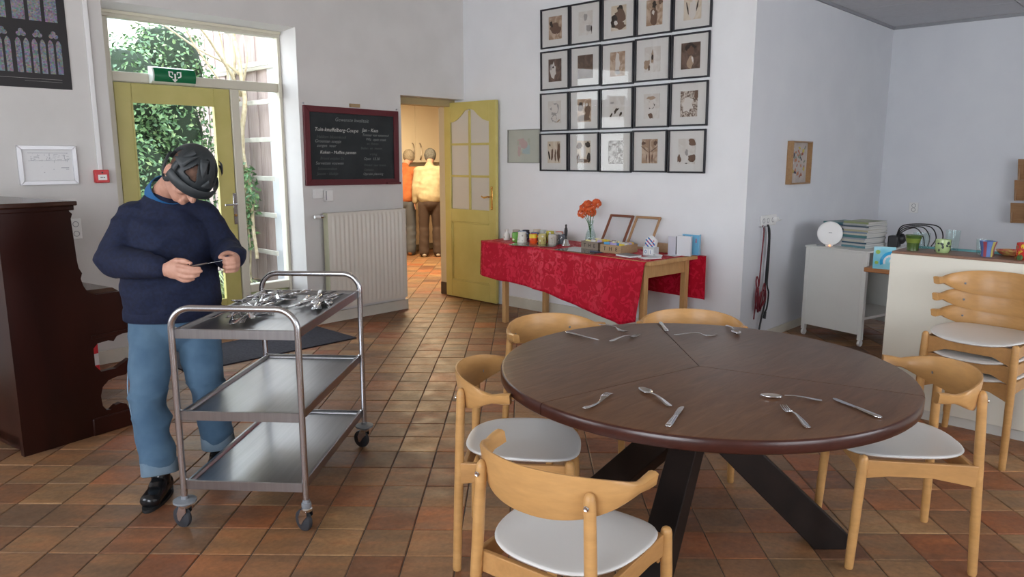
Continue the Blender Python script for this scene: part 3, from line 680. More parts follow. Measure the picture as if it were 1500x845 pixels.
# (base, [(ink, cx, cz, rx, rz, rot)...], what it shows) row by row from the top
ART = [
 (0, [(1, -.01, 0, .05, .05, .5), (0, -.045, .035, .018, .03, .4), (1, .04, -.02, .03, .04, 0)], 'sepia print of a dark animal shape'),
 (2, [(4, 0, .05, .022, .03, 0), (3, -.04, -.04, .035, .045, 0), (4, .04, -.05, .035, .03, 0), (0, .07, -.06, .006, .03, 0)], 'faint pencil print of a seated figure'),
 (4, [(0, .015, .07, .03, .03, 0), (1, .02, .01, .05, .06, .5), (0, -.05, -.03, .035, .05, 0), (1, .02, -.07, .06, .03, 0), (3, -.03, -.04, .02, .02, 0)], 'print of two figures with a dark round shape'),
 (0, [(1, .0, -.03, .035, .075, 0), (0, 0, .06, .02, .03, 0), (3, -.01, .0, .012, .018, 0), (1, .06, .08, .02, .02, 0)], 'tan print of a robed dark figure'),
 (4, [(3, 0, -.03, .03, .08, 0), (0, -.045, -.01, .006, .05, .2), (0, .045, .0, .006, .05, -.2), (1, 0, .07, .025, .02, 0)], 'print of a white figure with raised arms'),
 (1, [(3, -.02, 0, .035, .07, 0), (0, -.02, .03, .01, .012, 0), (4, -.05, .03, .012, .03, 0)], 'dark print of a pale house-like figure'),
 (1, [], 'almost plain dark brown print'),
 (0, [(3, 0, .0, .026, .09, 0), (4, .0, -.07, .03, .02, 0)], 'brown print with a white pointed tower shape'),
 (2, [(2, 0, .02, .012, .06, 0), (2, -.05, -.04, .03, .04, 0), (0, 0, .02, .012, .02, 0), (1, -.03, -.07, .01, .02, 0)], 'pale print of small standing figures'),
 (1, [(0, .0, .07, .045, .03, 0), (1, 0, .04, .03, .035, 0), (2, 0, -.06, .03, .05, 0), (3, .02, -.03, .008, .03, .3)], 'dark portrait print of a head with black hair'),
 (2, [(4, 0, .03, .05, .06, 0), (3, .0, .03, .038, .045, 0), (4, 0, -.06, .035, .035, 0), (3, 0, -.06, .026, .026, 0), (2, .05, -.085, .025, .008, .6)], 'pencil drawing of a round looping figure'),
 (0, [(1, -.04, .03, .03, .04, 0), (1, .04, .0, .03, .06, 0), (3, .0, .05, .012, .02, 0), (0, -.04, .06, .02, .015, 0), (3, .03, .05, .012, .015, 0), (1, 0, -.07, .07, .03, 0)], 'brown print of two heads together'),
 (2, [(0, -.01, -.02, .012, .03, -.6), (0, .045, -.05, .012, .02, -.7), (0, -.06, -.06, .01, .02, -.6), (4, -.05, .05, .02, .01, 0), (0, .01, -.01, .02, .008, .5)], 'white print with small dark insect marks'),
 (2, [(2, 0, .07, .05, .014, 0), (0, 0, .01, .032, .035, 0), (3, 0, .015, .026, .03, 0), (1, -.005, -.08, .025, .025, 0)], 'print of a square face under a bar'),
 (3, [(1, .07, .07, .02, .05, 0), (3, -.01, .0, .05, .07, 0)], 'densely mottled black and white print'),
 (4, [(1, .06, .0, .02, .1, 0), (0, -.06, -.03, .01, .05, .2), (1, -.02, -.02, .012, .06, -.1), (0, -.05, .07, .008, .012, 0), (1, .02, -.03, .01, .05, 0)], 'print of thin figures beside a brown band'),
 (4, [(1, -.05, .06, .03, .03, 0), (0, .05, .07, .03, .025, 0), (1, -.06, -.06, .02, .05, 0), (0, .06, -.05, .02, .05, 0), (3, .0, 0, .035, .06, 0), (1, 0, -.08, .05, .02, 0)], 'brown print with a pale rounded centre'),
 (5, [], 'all over dark scribbled print'),
 (0, [(1, -.03, -.06, .006, .04, 0), (1, 0, -.05, .006, .06, 0), (1, .03, -.06, .006, .04, 0), (1, .0, .0, .004, .1, 0), (1, .05, .02, .05, .004, .6), (1, -.05, .02, .05, .004, -.6), (1, -.06, .07, .02, .015, 0), (1, .06, .07, .02, .02, 0)], 'tan print of a geometric column pattern'),
 (2, [(1, .055, .07, .035, .03, -.5), (1, .05, -.06, .04, .03, .2), (1, -.07, -.06, .02, .03, 0), (4, .0, -.01, .016, .025, 0), (0, 0, -.1, .012, .004, 0)], 'white print with torn brown corner shapes')]
ROWN = ['top', 'second', 'third', 'bottom']; COLN = ['leftmost', 'second from left', 'middle', 'second from right', 'rightmost']
rj = random.Random(11)
for r_ in range(4):
    for c_ in range(5):
        k = r_*5+c_; y = 4.937-.1805-c_*.3655; z = 1.425+.386*(3-r_)+.18
        base, bl, what = ART[k]
        p = thing('framed_print', (XW, y+rj.uniform(-.003, .003), z+rj.uniform(-.004, .004)), -pi/2,
            'framed %s, %s of the %s row' % (what, COLN[c_], ROWN[r_]), 'picture', 'black framed prints in a grid on the back wall')
        p.location.x -= .005; p.rotation_euler = (RAD(1.3), 0, -pi/2)
        frame4(.354, .362, .014, .022, FRB, p, .002)
        B('mount', -.163, .163, -.006, 0, -.167, .167, MATB, p)
        w_ = .080 if k not in (6, 9) else .088
        B('print', -w_, w_, -.0085, -.006, -.104, .104, SEP[base], p)
        if k == 17 or k == 14: pass
        for ii in sorted(set(b[0] for b in bl)):
            mb = MB()
            for q, b in enumerate(bl):
                if b[0] == ii: blob(mb, b[1], b[2], b[3], b[4], q, k*17+q, .28, 14, b[5])
            mb.build('inked_shape', INKS[ii], p, None)
        B('picture_glass', -.164, .164, -.0165, -.0145, -.168, .168, PGLASS, p)
        MB().box(-.16, .16, .0, .0008, -.16, .16).build('backing', BLACK, p, None)
# watercolour under glass
wc = thing('watercolour', (XW, 5.162, 1.668), -pi/2, 'pale watercolour of pink and blue washes in a thin grey frame', 'picture')
frame4(.44, .335, .008, .018, mat('thin_grey_frame', (.30, .31, .29), .4), wc, .001)
B('paper', -.214, .214, -.006, 0, -.161, .161, noisy('watercolour_paper', (.50, .53, .47), (.55, .57, .50), 4, .8), wc)
for c, bs in (((.62, .36, .33), ((-.03, .05, .06, .03), (-.06, -.05, .02, .05), (.0, .02, .04, .05))), ((.38, .58, .62), ((.07, -.02, .06, .03), (.03, -.05, .05, .03), (.10, -.06, .06, .02))), ((.45, .50, .33), ((.10, .05, .05, .03), (-.09, .03, .03, .03))), ((.60, .52, .34), ((-.05, -.07, .05, .02), (-.11, .07, .03, .02)))):
    mb = MB()
    for q, b in enumerate(bs): blob(mb, *b, q-6 if False else q*.5, int(b[0]*1000)+q, .35, 16)
    mb.build('wash', mat('wash_%d' % int(c[0]*100), tuple(v*.55+.22 for v in c), .9), wc, None)
B('picture_glass', -.213, .213, -.014, -.012, -.16, .16, PGLASS, wc)

# ------------------------------------------------------------ side table with the red cloth
TR = RAD(-5)
stt = thing('side_table', (5.185, 4.09, 0), TR, 'pine side table against the back wall under the red cloth', 'table')
TZ = .766
B('tabletop', -.31, .31, -1.02, .98, TZ-.030, TZ, PINE, stt, .003)
for x in (-.265, .265):
    for y in (-.93, .72): MB().box(x-.024, x+.024, y-.024, y+.024, 0, TZ-.03).build('leg', PINE, stt, 40, .003)
B('end_apron', -.24, .24, -.945, -.92, TZ-.14, TZ-.03, PINE, stt, .002); B('end_apron', -.24, .24, .71, .735, TZ-.14, TZ-.03, PINE, stt, .002)
B('side_apron', -.285, -.262, -.905, .695, TZ-.12, TZ-.03, PINE, stt); B('side_apron', .262, .285, -.905, .695, TZ-.12, TZ-.03, PINE, stt)
CL = mat('red_damask', (.45, .008, .035), .45, spec=.25); t = NT(CL)
nn = t.noise(t.coord('Object', (1, 1, 1)), 13, 5, .6, 1.8); n0 = t.noise(t.coord('Object'), 220, 2)
f = t.ramp(nn.outputs[0], [(.50, (0, 0, 0)), (.55, (1, 1, 1))])
t.l(t.mix((.42, .002, .018), (.56, .010, .040), f), t.b.inputs['Base Color'])
t.l(t.ramp(nn.outputs[0], [(.50, (.62, .62, .62)), (.55, (.36, .36, .36))]), t.b.inputs['Roughness']); t.bump(n0.outputs[0], .15, .001)
# cloth: top sheet, front drop with a slanting hem, left drop, a fold hanging down at the wall side on the right
cx0, cx1, cy0, cy1 = -.318, .312, -.985, 1.0
mb = MB(); NU = 90
def drop(u):   # u 0 at left end (+y) .. 1 at right end
    pts = [(0, .33), (.12, .35), (.30, .355), (.45, .375), (.62, .44), (.80, .485), (.9, .53), (1, .48)]
    for a, b in zip(pts, pts[1:]):
        if u <= b[0]: return a[1]+(b[1]-a[1])*(u-a[0])/(b[0]-a[0])
    return .47
def rnd(y): return y
def cloth_pt(u, v):
    y = cy1+(cy0-cy1)*u
    # v 0..1: across the top from the wall to the front edge, then down
    d = drop(u)
    if v < .35:
        k = v/.35; x = cx1+(cx0-cx1)*k; z = TZ+.0035+.0012*noise.noise(V((x*6, y*6, 0)))
        return (x, y-.0*k, z)
    k = (v-.35)/.65; fold = .018*sin(y*9+noise.noise(V((y*3, 0, 1)))*3)*k+.012*noise.noise(V((y*5, k*2, 3)))*k
    hang = d*k
    xo = cx0-.006-.010*sin(min(k*12, pi/2))-fold-.015*k
    lean = .10*max(0, u-.86)/.14*k   # right corner pulls back under
    return (xo, y+lean*.5+.02*k*(1-2*u)*-1, TZ+.003-hang+.002*cos(min(k*20, pi)))
mb.grid(cloth_pt, NU, 30)
clo = mb.build('tablecloth', CL, None, 180); clo.location = stt.location; clo.rotation_euler = stt.rotation_euler
sol = clo.modifiers.new('thickness', 'SOLIDIFY'); sol.thickness = .0018; sol.offset = 1
tag(clo, 'crimson damask cloth draped over the pine side table', 'tablecloth')
mb = MB()
def side_fold(u, v):  # left end drop
    x = cx1+(cx0-.014-cx1)*u; k = v; return (x, cy1+.003+.012*k+.006*sin(x*14)*k, TZ+.003-.33*k)
mb.grid(side_fold, 24, 12); mb.build('end_drop', CL, clo, 180)
mb = MB()
def back_fold(u, v):  # part hanging at the wall side past the right end
    y = -.40-.70*u; z = TZ+.002-.36*v-.0; return (.318+.004*sin(y*22)*v-.012*(u > .93)*(u-.93)*10, y, z)
mb.grid(back_fold, 30, 8); mb.build('wall_side_drop', CL, clo, 180)
B('wall_side_edge', .27, .32, -1.10, -.985, TZ+.0015, TZ+.0032, CL, clo)

M_t = Matrix.Translation(stt.location) @ Matrix.Rotation(TR, 4, 'Z'); TC = TZ+.0062
def T3(x, y, z=0): return M_t @ V((x, y, TC+z))
def on_t(x, y): # world point given directly in world xy
    return V((x, y, TC))
# two glossy table mats
GM = mat('glossy_mat', (.16, .15, .13), .05, spec=.8)
for (x, y, a, lab) in ((5.03, 4.50, .45, 'glossy grey glass mat on the red cloth in front of the mugs'), (4.985, 3.90, .0, 'glossy grey glass mat on the red cloth in front of the letter boxes')):
    o = MB().box(-.14, .14, -.21, .21, 0, .004).build('table_mat', GM, None, 40, .001); o.location = (x, y, TC); o.rotation_euler = (0, 0, a); tag(o, lab, 'mat', 'glossy table mats on the red cloth')
# cups and little pots
def cup(name, x, y, r, h, col, label, cat='mug', style='mug', col2=None, group='mugs and pots on the red cloth', z=None, handle=True, tilt=0):
    z = TC if z is None else z
    m = mat('glaze_'+str(col), col, .25, coat=.3)
    if style == 'mug': prof = [(r*.86, 0), (r*.98, h*.08), (r, h*.5), (r*.97, h), (r*.88, h), (r*.88, h*.12), (.001, h*.10)]
    elif style == 'pot': prof = [(r*.9, 0), (r, h*.2), (r*.75, h*.62), (r*.45, h*.72), (r*.42, h*.85), (r*.55, h), (r*.42, h), (r*.34, h*.8), (.001, h*.75)]
    elif style == 'cone': prof = [(r*1.0, 0), (r*.98, h*.1), (r*.82, h*.6), (r*.78, h), (r*.66, h), (r*.7, h*.15), (.001, h*.12)]
    elif style == 'flare': prof = [(r*.72, 0), (r*.70, h*.15), (r*.80, h*.6), (r*1.05, h), (r*.94, h), (r*.66, h*.3), (.001, h*.1)]
    elif style == 'round': prof = [(r*.75, 0), (r*.98, h*.25), (r*1.0, h*.6), (r*.95, h), (r*.86, h), (r*.86, h*.2), (.001, h*.12)]
    ps = []
    o = MB().lathe(prof, n=28, caps=True).build(name, m, None, 50); o.location = (x, y, z); tag(o, label, cat, group)
    if handle and style in ('mug', 'cone'):
        a = random.Random(int(x*1e4)).uniform(-2.6, -.2)
        P = bez([(r*.9, 0, h*.78), (r*1.35, 0, h*.74), (r*1.5, 0, h*.5), (r*1.3, 0, h*.26), (r*.92, 0, h*.22)], 4); Mz = Matrix.Rotation(a, 4, 'Z')
        MB().tube([Mz @ V(p) for p in P], .006, 8).build('handle', m, o)
    if col2:
        for i, (c2, za, zb) in enumerate(col2):
            m2 = mat('glaze_'+str(c2), c2, .25, coat=.3)
            def rad(zz):
                for (r0, z0), (r1, z1) in zip(prof, prof[1:]):
                    if z0 <= zz <= z1 and z1 > z0: return r0+(r1-r0)*(zz-z0)/(z1-z0)
                return prof[3][0]
            k = [za*h, (za+zb)/2*h, zb*h]; MB().lathe([(rad(q)+.0012, q) for q in k], n=28, caps=False).build('painted_band', m2, o, 50)
    return o
def spots(o, cols, r0, r1, h, n, seed, size=.010):
    r = random.Random(seed)
    for c in cols:
        mb = MB()
        for _ in range(n):
            a = r.uniform(0, 2*pi); z = r.uniform(.12, .88)*h; R_ = r0+(r1-r0)*z/h+.0015; s = size*r.uniform(.6, 1.4)/R_; sz = size*r.uniform(.6, 1.4)
            pts = [(R_*cos(a+s*cos(q*pi/3)), R_*sin(a+s*cos(q*pi/3)), z+sz*sin(q*pi/3)) for q in range(6)]; mb.add(pts, [tuple(range(6))])
        struct(mb.build('painted_spots', mat('paint_'+str(c), c, .35), o, None), 'stuff')
    return o
o = cup('bud_vase', 5.13, 4.955, .034, .10, (.70, .70, .66), 'white bulbous bud vase with green mark, leftmost of the pots on the red cloth', 'vase', 'pot'); spots(o, [(.03, .22, .10)], .033, .03, .05, 3, 1)
o = cup('mug', 5.26, 4.95, .037, .088, (.36, .30, .26), 'brown patterned mug behind the bud vase')
spots(o, [(.6, .55, .45)], .037, .037, .088, 8, 2)
cup('mug', 5.30, 4.86, .036, .09, (.03, .03, .04), 'black mug in the back row of mugs on the red cloth')
o = cup('mug', 5.18, 4.80, .040, .092, (.22, .34, .52), 'light blue mug with white flecks beside the green mug', col2=[((.05, .16, .42), .8, .98)]); spots(o, [(.75, .78, .8), (.55, .08, .10)], .04, .04, .08, 7, 3)
o = cup('mug', 5.09, 4.795, .038, .085, (.16, .42, .08), 'green mug with a yellow and red painted figure'); spots(o, [(.7, .35, .05), (.75, .70, .60)], .038, .038, .085, 5, 4, .014)
o = cup('stoneware_jug', 5.07, 4.695, .050, .10, (.62, .60, .54), 'grey white stoneware beaker narrowing to the top', 'beaker', 'cone', handle=False); spots(o, [(.30, .28, .25)], .05, .04, .1, 7, 5, .007)
o = cup('mug', 5.16, 4.62, .040, .09, (.06, .13, .38), 'round blue mug behind the white beaker'); spots(o, [(.5, .5, .2)], .042, .042, .09, 2, 6, .014)
cup('mug', 5.07, 4.555, .038, .092, (.72, .08, .015), 'red mug with a broad yellow rim band', col2=[((.78, .55, .03), .58, .98)])
o = cup('mug', 5.09, 4.465, .038, .095, (.50, .42, .16), 'mustard mug with brown and cream flower marks'); spots(o, [(.68, .63, .5), (.3, .18, .06)], .04, .04, .09, 8, 7)
o = cup('mug', 5.13, 4.375, .040, .092, (.50, .46, .41), 'pale grey brown speckled mug beside the mustard one'); spots(o, [(.32, .28, .25)], .042, .042, .09, 12, 8, .007)
o = cup('mug', 5.23, 4.345, .036, .09, (.12, .13, .15), 'dark grey white striped mug nearest the bell'); spots(o, [(.6, .6, .6)], .038, .038, .09, 10, 9, .007)
for i, (x, y, c, lab) in enumerate(((5.34, 4.75, (.62, .52, .40), 'tan mug in the back row against the wall'), (5.33, 4.66, (.55, .60, .55), 'pale green grey mug in the back row'), (5.30, 4.55, (.55, .50, .08), 'yellow green mug in the back row'),
      (5.32, 4.455, (.50, .14, .08), 'rust red rimmed mug in the back row'), (5.24, 4.40, (.55, .50, .46), 'cream mug in the back row beside the rust one'))):
    o = cup('mug', x, y, .038, .10, c, lab); spots(o, [(.7, .68, .6), (c[0]*.4, c[1]*.4, c[2]*.4)], .038, .038, .1, 5, 20+i)
# hand bell
be = thing('hand_bell', (5.17, 4.25, TC), 0, 'chrome hand bell with a turned black handle on the red cloth', 'bell')
MB().lathe([(.040, 0), (.038, .006), (.027, .02), (.022, .045), (.012, .058), (.001, .06)], n=28).build('bell_cup', CHROME, be)
MB().lathe([(.010, .055), (.012, .065), (.007, .075), (.013, .10), (.016, .13), (.013, .155), (.007, .165), (.010, .178), (.006, .19), (.001, .192)], n=18).build('handle', BLACK, be)
# flowers
va = thing('glass_vase', (5.34, 4.10, TC), 0, 'clear glass bottle vase holding the orange flowers', 'vase')
MB().lathe([(.040, 0), (.050, .01), (.053, .05), (.045, .10), (.026, .15), (.022, .19), (.030, .225), (.027, .225), (.019, .19), (.023, .15), (.042, .10), (.050, .05), (.044, .012), (.001, .010)], n=32).build('glass_body', VGLASS, va, 180)
MB().lathe([(.043, .012), (.0495, .05), (.041, .10), (.030, .125), (.001, .126)], n=24).build('water', VGLASS, va, 180)
FLM = noisy('orange_petal', (.72, .10, .02), (.85, .22, .07), 40, .55); STM = mat('flower_stem', (.05, .16, .05), .5)
heads = [(-.035, .05, .335), (.01, -.05, .375), (.02, .01, .30), (-.02, .085, .285), (-.03, -.01, .315), (.0, .04, .36)]
for i, (dx, dy, dz) in enumerate(heads):
    fl_ = thing('orange_flower', (5.34, 4.10, TC), 0, 'ruffled orange flower in the glass vase, one of a bunch', 'flower', 'orange flowers in the glass vase')
    vine([(random.uniform(-.02, .02), random.uniform(-.02, .02), .015), (dx*.1, dy*.1, .14), (dx*.4, dy*.4, .22), (dx, dy, dz-.01)], .003, .0025, fl_).data.materials[0] = STM
    mb = MB(); r = random.Random(i)
    for k in range(110):
        d = V((r.gauss(0, 1), r.gauss(0, 1), r.gauss(0, 1)+.3)).normalized(); c = V((dx, dy, dz))+d*.030
        tn = d.cross(V((r.gauss(0, 1), r.gauss(0, 1), r.gauss(0, 1)))).normalized(); w_ = d.cross(tn); s_ = .017
        mb.add([c-tn*s_*.6, c+d*.006-w_*s_*.5, c+d*.016+tn*s_*.7-w_*s_*.2, c+d*.013+tn*s_*.3+w_*s_*.7, c+d*.004+w_*s_*.5], [(0, 1, 2, 3, 4)])
    hd_ = mb.build('petals', FLM, fl_, None)
# leaning photo frames
def lean_frame(y, m, lab, xb=5.36):
    p = thing('photo_frame', (xb, y, TC+.002), -pi/2, lab, 'photo frame', 'glazed frames leaning on the wall')
    p.rotation_euler = (RAD(-32), 0, -pi/2); p.rotation_mode = 'XYZ'
    f_ = frame4(.255, .315, .020, .016, m, p); f_.location = (0, 0, .158)
    g = B('glass_pane', -.108, .108, -.010, -.006, -.138, .138, PGLASS, p); g.location = (0, 0, .158)
    return p
lean_frame(3.885, mat('frame_redbrown', (.20, .07, .04), .4), 'empty glazed frame with dark red brown wood leaning on the wall')
lean_frame(3.605, mat('frame_lightbrown', (.36, .21, .11), .4), 'empty glazed frame with light brown wood leaning on the wall')
# letter boxes
def letter_box(x, y, m, lab, rz, seed, n, w=.175):
    b = thing('letter_box', (x, y, TC), rz, lab, 'box', 'wooden tea boxes with stencilled letters')
    # local x along the front (viewer's right), depth +y
    d = .23; h = .070; t_ = .008
    B('front_board', 0, w, 0, t_, 0, h, m, b, .001); B('back_board', 0, w, d-t_, d, 0, h, m, b, .001)
    B('side_board', 0, t_, t_, d-t_, 0, h, m, b, .001); B('side_board', w-t_, w, t_, d-t_, 0, h, m, b, .001); B('bottom_board', t_, w-t_, t_, d-t_, 0, .006, m, b)
    for i, ch in enumerate('THE'):
        text_mesh('stencilled_letter', ch, .046, face_M((w*(.22+.28*i), -.0006, h*.5), (1, 0, 0), (0, -1, 0)), mat('stencil_black', (.04, .03, .025), .8), b)
    r = random.Random(seed); cols = [(.75, .68, .30), (.72, .70, .66), (.42, .36, .62), (.08, .34, .62), (.75, .45, .10), (.70, .70, .72), (.78, .60, .04), (.06, .08, .12), (.60, .55, .48)]
    names = {0: 'pale yellow', 1: 'off white', 2: 'lilac', 3: 'blue', 4: 'orange', 5: 'light grey', 6: 'bright yellow', 7: 'black', 8: 'beige'}
    bm_ = Matrix.Translation((x, y, TC)) @ Matrix.Rotation(rz, 4, 'Z')
    cnt = 0
    for cx in (0, 1, 2):
        for row in range(n):
            ci = r.randrange(9) if not (row == 0) else [0, 1, 2][cx] if seed == 1 else [3, 2, 6][cx]
            s_ = B('tea_bag', -.025, .025, -.004, .004, 0, .055, mat('sachet_%d' % ci, cols[ci], .45), None, .002)
            lx = .036+cx*(w-.07)/2; ly = .035+row*(d-.06)/n
            s_.matrix_world = bm_ @ Matrix.Translation((lx, ly, .026+.006*r.random())) @ Matrix.Rotation(r.uniform(-.25, .25), 4, 'Z') @ Matrix.Rotation(-r.uniform(.2, .5), 4, 'X')
            tag(s_, '%s tea bag standing in the %s letter box' % (names[ci], 'dark brown left' if seed == 1 else 'pale brown right'), 'tea bag', '%s tea bags in the %s letter box' % (names[ci], 'left' if seed == 1 else 'right'))
            if r.random() < .6: MB().box(-.016, .016, -.0046, -.004, .018, .036).build('printed_label', mat('print_%d' % (ci % 3), [(.1, .15, .4), (.75, .75, .75), (.45, .1, .1)][ci % 3], .6), s_, None)
letter_box(5.075, 4.00, wood('box_greybrown', (.17, .12, .085), (.23, .165, .12), 3), 'dark brown wooden tea box with stencilled letters, left of two', -pi/2-.10, 1, 5, .20)
letter_box(4.985, 3.725, wood('box_tan', (.34, .23, .13), (.42, .30, .17), 3), 'pale brown wooden tea box with stencilled letters, right of two', -pi/2-.03, 2, 5, .215)
tag(MB().tube([(4.92, 3.78, TC+.0105), (4.915, 3.66, TC+.0105)], [.006, .005], 10).build('pen', mat('pen_navy', (.01, .01, .05), .3)), 'dark pen lying on the glossy mat before the pale tea box', 'pen')
tag(B('cigar_box', 5.34, 5.38, 3.28, 3.42, TC, TC+.075, wood('cigar_wood', (.36, .24, .13), (.43, .3, .17), 3), None, .002), 'small plain wooden box behind the block calendar', 'box')
# block calendar house with red hearts on blue bands
bc = thing('block_calendar', (5.05, 3.345, TC), -pi/2-.12, 'white house shaped block calendar reading 01 with striped gable', 'calendar')
B('base', 0, .115, 0, .06, 0, .075, mat('calendar_grey', (.50, .52, .54), .5), bc, .002)
for i, ch in enumerate('01'):
    q = B('number_block', .010+i*.05, .055+i*.05, -.004, .03, .010, .058, mat('block_white', (.74, .76, .78), .4), bc, .002)
    text_mesh('number', ch, .042, face_M((.0325+i*.05, -.0048, .034), (1, 0, 0), (0, -1, 0)), mat('number_blue', (.02, .10, .30), .5), q)
MG = Matrix(((1, 0, 0, 0), (0, 0, 1, 0), (0, 1, 0, 0), (0, 0, 0, 1)))
gab = [(.008, .075), (.108, .075), (.118, .125), (.065, .165), (.015, .13)]
MB().prism([(a, b) for a, b in gab], .03, MG @ Matrix.Translation((0, 0, .012))).build('gable', mat('block_white', ()), bc, None)
def clip_band(c, wd):  # diagonal band clipped by the gable
    poly = gab; n_ = V((.62, .78)); 
    def cut(P, sgn, lim):
        out = []
        for i in range(len(P)):
            a, b = P[i], P[(i+1) % len(P)]; da = sgn*(a[0]*n_.x+a[1]*n_.y-lim); db = sgn*(b[0]*n_.x+b[1]*n_.y-lim)
            if da >= 0: out.append(a)
            if da*db < 0: k = da/(da-db); out.append((a[0]+(b[0]-a[0])*k, a[1]+(b[1]-a[1])*k))
        return out
    P = cut(poly, 1, c-wd/2); return cut(P, -1, c+wd/2) if P else []
FB = mat('flag_blue', (.01, .13, .42), .5); FR_ = mat('flag_red', (.6, .02, .04), .5)
for c in (.088, .115, .142):
    P = clip_band(c, .012)
    if len(P) > 2: MB().prism(P, .0008, MG @ Matrix.Translation((0, 0, .0112))).build('blue_band', FB, bc, None)
for x, z in ((.03, .090), (.052, .106), (.074, .089), (.04, .118), (.062, .134), (.085, .112), (.098, .094), (.10, .125)):
    MB().prism([(x+.0065*cos(a*pi/4), z+.0055*sin(a*pi/4)) for a in range(8)], .0008, MG @ Matrix.Translation((0, 0, .0108))).build('red_leaf', FR_, bc, None)
# notebook, pad, leaflets
nb_ = thing('notebook', (4.93, 3.40, TC), -.25, 'closed grey notebook with white page edges on the red cloth', 'notebook')
B('pages', -.06, .06, -.085, .085, .001, .012, mat('paper_white', ()), nb_); B('cover', -.063, .063, -.088, .088, .012, .0145, mat('cover_grey', (.20, .20, .20), .5), nb_, .001); B('cover', -.063, .063, -.088, .088, 0, .001, mat('cover_grey', ()), nb_)
np_ = thing('notepad', (4.97, 3.21, TC), -.45, 'open white notepad with a rolled back sheet', 'notepad')
B('sheet', -.09, .06, -.055, .055, 0, .006, mat('paper_white', ()), np_, .001)
MB().grid(lambda u, v: (.03+.028*sin(pi*1.15*u)+.02*u, -.055+.11*v, .007+.020*(1-cos(pi*1.3*u))*.6), 12, 2).build('rolled_sheet', mat('paper_white', ()), np_, 180)
def leaflet(name, x, y, rz, w, h, c, lab, fold=.04, m2=None):
    p = thing(name, (x, y, TC), rz, lab, 'leaflet')
    MB().add([(0, 0, 0), (w, 0, 0), (w, 0, h), (0, 0, h)], [(0, 1, 2, 3)]).build('front_panel', c, p, None).modifiers.new('t', 'SOLIDIFY').thickness = .001
    MB().add([(w, 0, 0), (w-.02, fold, 0), (w-.02, fold, h), (w, 0, h)], [(0, 1, 2, 3)]).build('side_panel', m2 or c, p, None).modifiers.new('t', 'SOLIDIFY').thickness = .001
    return p
leaflet('leaflet', 5.25, 3.235, -pi/2+.05, .07, .15, mat('leaflet_grey', (.52, .52, .58), .5), 'narrow pale grey leaflet standing beside the calendar', .05, mat('leaflet_photo', (.18, .18, .22), .5))
p = leaflet('leaflet', 5.32, 3.19, -pi/2-.05, .055, .155, noisy('leaflet_dark_photo', (.14, .15, .19), (.30, .30, .36), 30, .5), 'dark grey photo leaflet standing behind the white card', .05)
leaflet('folded_card', 5.26, 3.16, -pi/2+.02, .125, .16, mat('card_white', (.70, .72, .76), .5), 'white folded card standing on the red cloth', .06, mat('card_white', ()))
p = leaflet('brochure', 5.36, 3.17, -pi/2+.02, .15, .165, mat('brochure_blue', (.16, .45, .68), .4), 'bright blue brochure standing behind the white card', .07, mat('brochure_blue', ()))
MB().box(.123, .130, -.0015, -.001, .10, .135).build('red_mark', FR_, p, None)
tag(MB().prism([(5.19, 3.24), (5.17, 3.12), (5.22, 3.11), (5.42, 3.12), (5.40, 3.18)], .0015, Matrix.Translation((0, 0, TC))).build('loose_sheet', mat('paper_pale', (.66, .68, .72), .6), None, None), 'loose pale sheet lying under the standing card', 'paper')

# ------------------------------------------------------------ niche
sp = thing('small_framed_mosaic', (6.51, YN-.001, 1.51), 0, 'narrow wooden framed collage on the niche wall', 'picture')
frame4(.41, .37, .012, .055, wood('deep_frame_wood', (.30, .17, .08), (.38, .23, .11), 3), sp, .002)
B('collage', -.193, .193, -.012, 0, -.173, .173, noisy('collage_ground', (.40, .36, .33), (.50, .45, .42), 8, .8), sp)
r = random.Random(5)
for k in range(44):
    x = r.uniform(-.15, .15); z = r.uniform(-.14, .14); w_, h_ = r.uniform(.012, .05), r.uniform(.01, .03)
    c = r.choice([(.40, .12, .08), (.06, .06, .09), (.50, .42, .10), (.45, .20, .12), (.60, .57, .54), (.22, .25, .20), (.30, .10, .06)])
    M = Matrix.Translation((x, -.0122-.0002*k/10, z)) @ Matrix.Rotation(r.uniform(-.8, .8), 4, 'Y')
    MB().box(-w_/2, w_/2, -.001, 0, -h_/2, h_/2, M).build('collage_piece', mat('collage_'+str(c), c, .8), sp, None)
# sockets and hanging cords
sk = thing('triple_socket', (6.02, YN-.001, 1.035), 0, 'white three way wall socket with plugs in the niche', 'socket')
B('plate', -.16, .13, -.012, 0, -.045, .045, WPLAS, sk, .004)
for x in (-.11, -.03, .06):
    o = MB().lathe([(.021, -.001), (.021, .001), (.017, .001), (.017, -.006)], n=20).build('recess', GREYP, sk); o.matrix_local = Matrix.Translation((x, -.0125, 0)) @ Matrix.Rotation(pi/2, 4, 'X')
pl = thing('white_plug', (6.10, YN-.014, 1.04), 0, 'white mains plug in the niche wall socket', 'plug')
MB().cyl((0, 0, 0), (0, -.035, 0), .024, .02, 18).build('plug_body', WPLAS, pl); MB().cyl((0, -.02, -.004), (.10, -.02, -.012), .009, .004, 8).build('strain_relief', WPLAS, pl)
hk = tag(MB().box(5.84, 5.99, YN-.012, YN-.001, .985, .995).tube(bez([(5.86, YN-.01, .99), (5.86, YN-.035, .985), (5.86, YN-.035, 1.0)], 3), .003, 6).tube(bez([(5.95, YN-.01, .99), (5.95, YN-.035, .985), (5.95, YN-.035, 1.0)], 3), .003, 6).build('cord_hook', CHROME), 'small metal hook rail holding the cords', 'hook')
def cord(pts, r, m, name, lab, plug_=None, n=5):
    c = MB().tube(bez(pts, n), r, 7).build(name, m); tag(c, lab, 'cord')
    if plug_: MB().cyl(plug_[0], plug_[1], .011, .014, 10).build('plug', BLACK, c)
    return c
REDC = mat('red_cord', (.16, .01, .02), .5); y0 = YN-.03
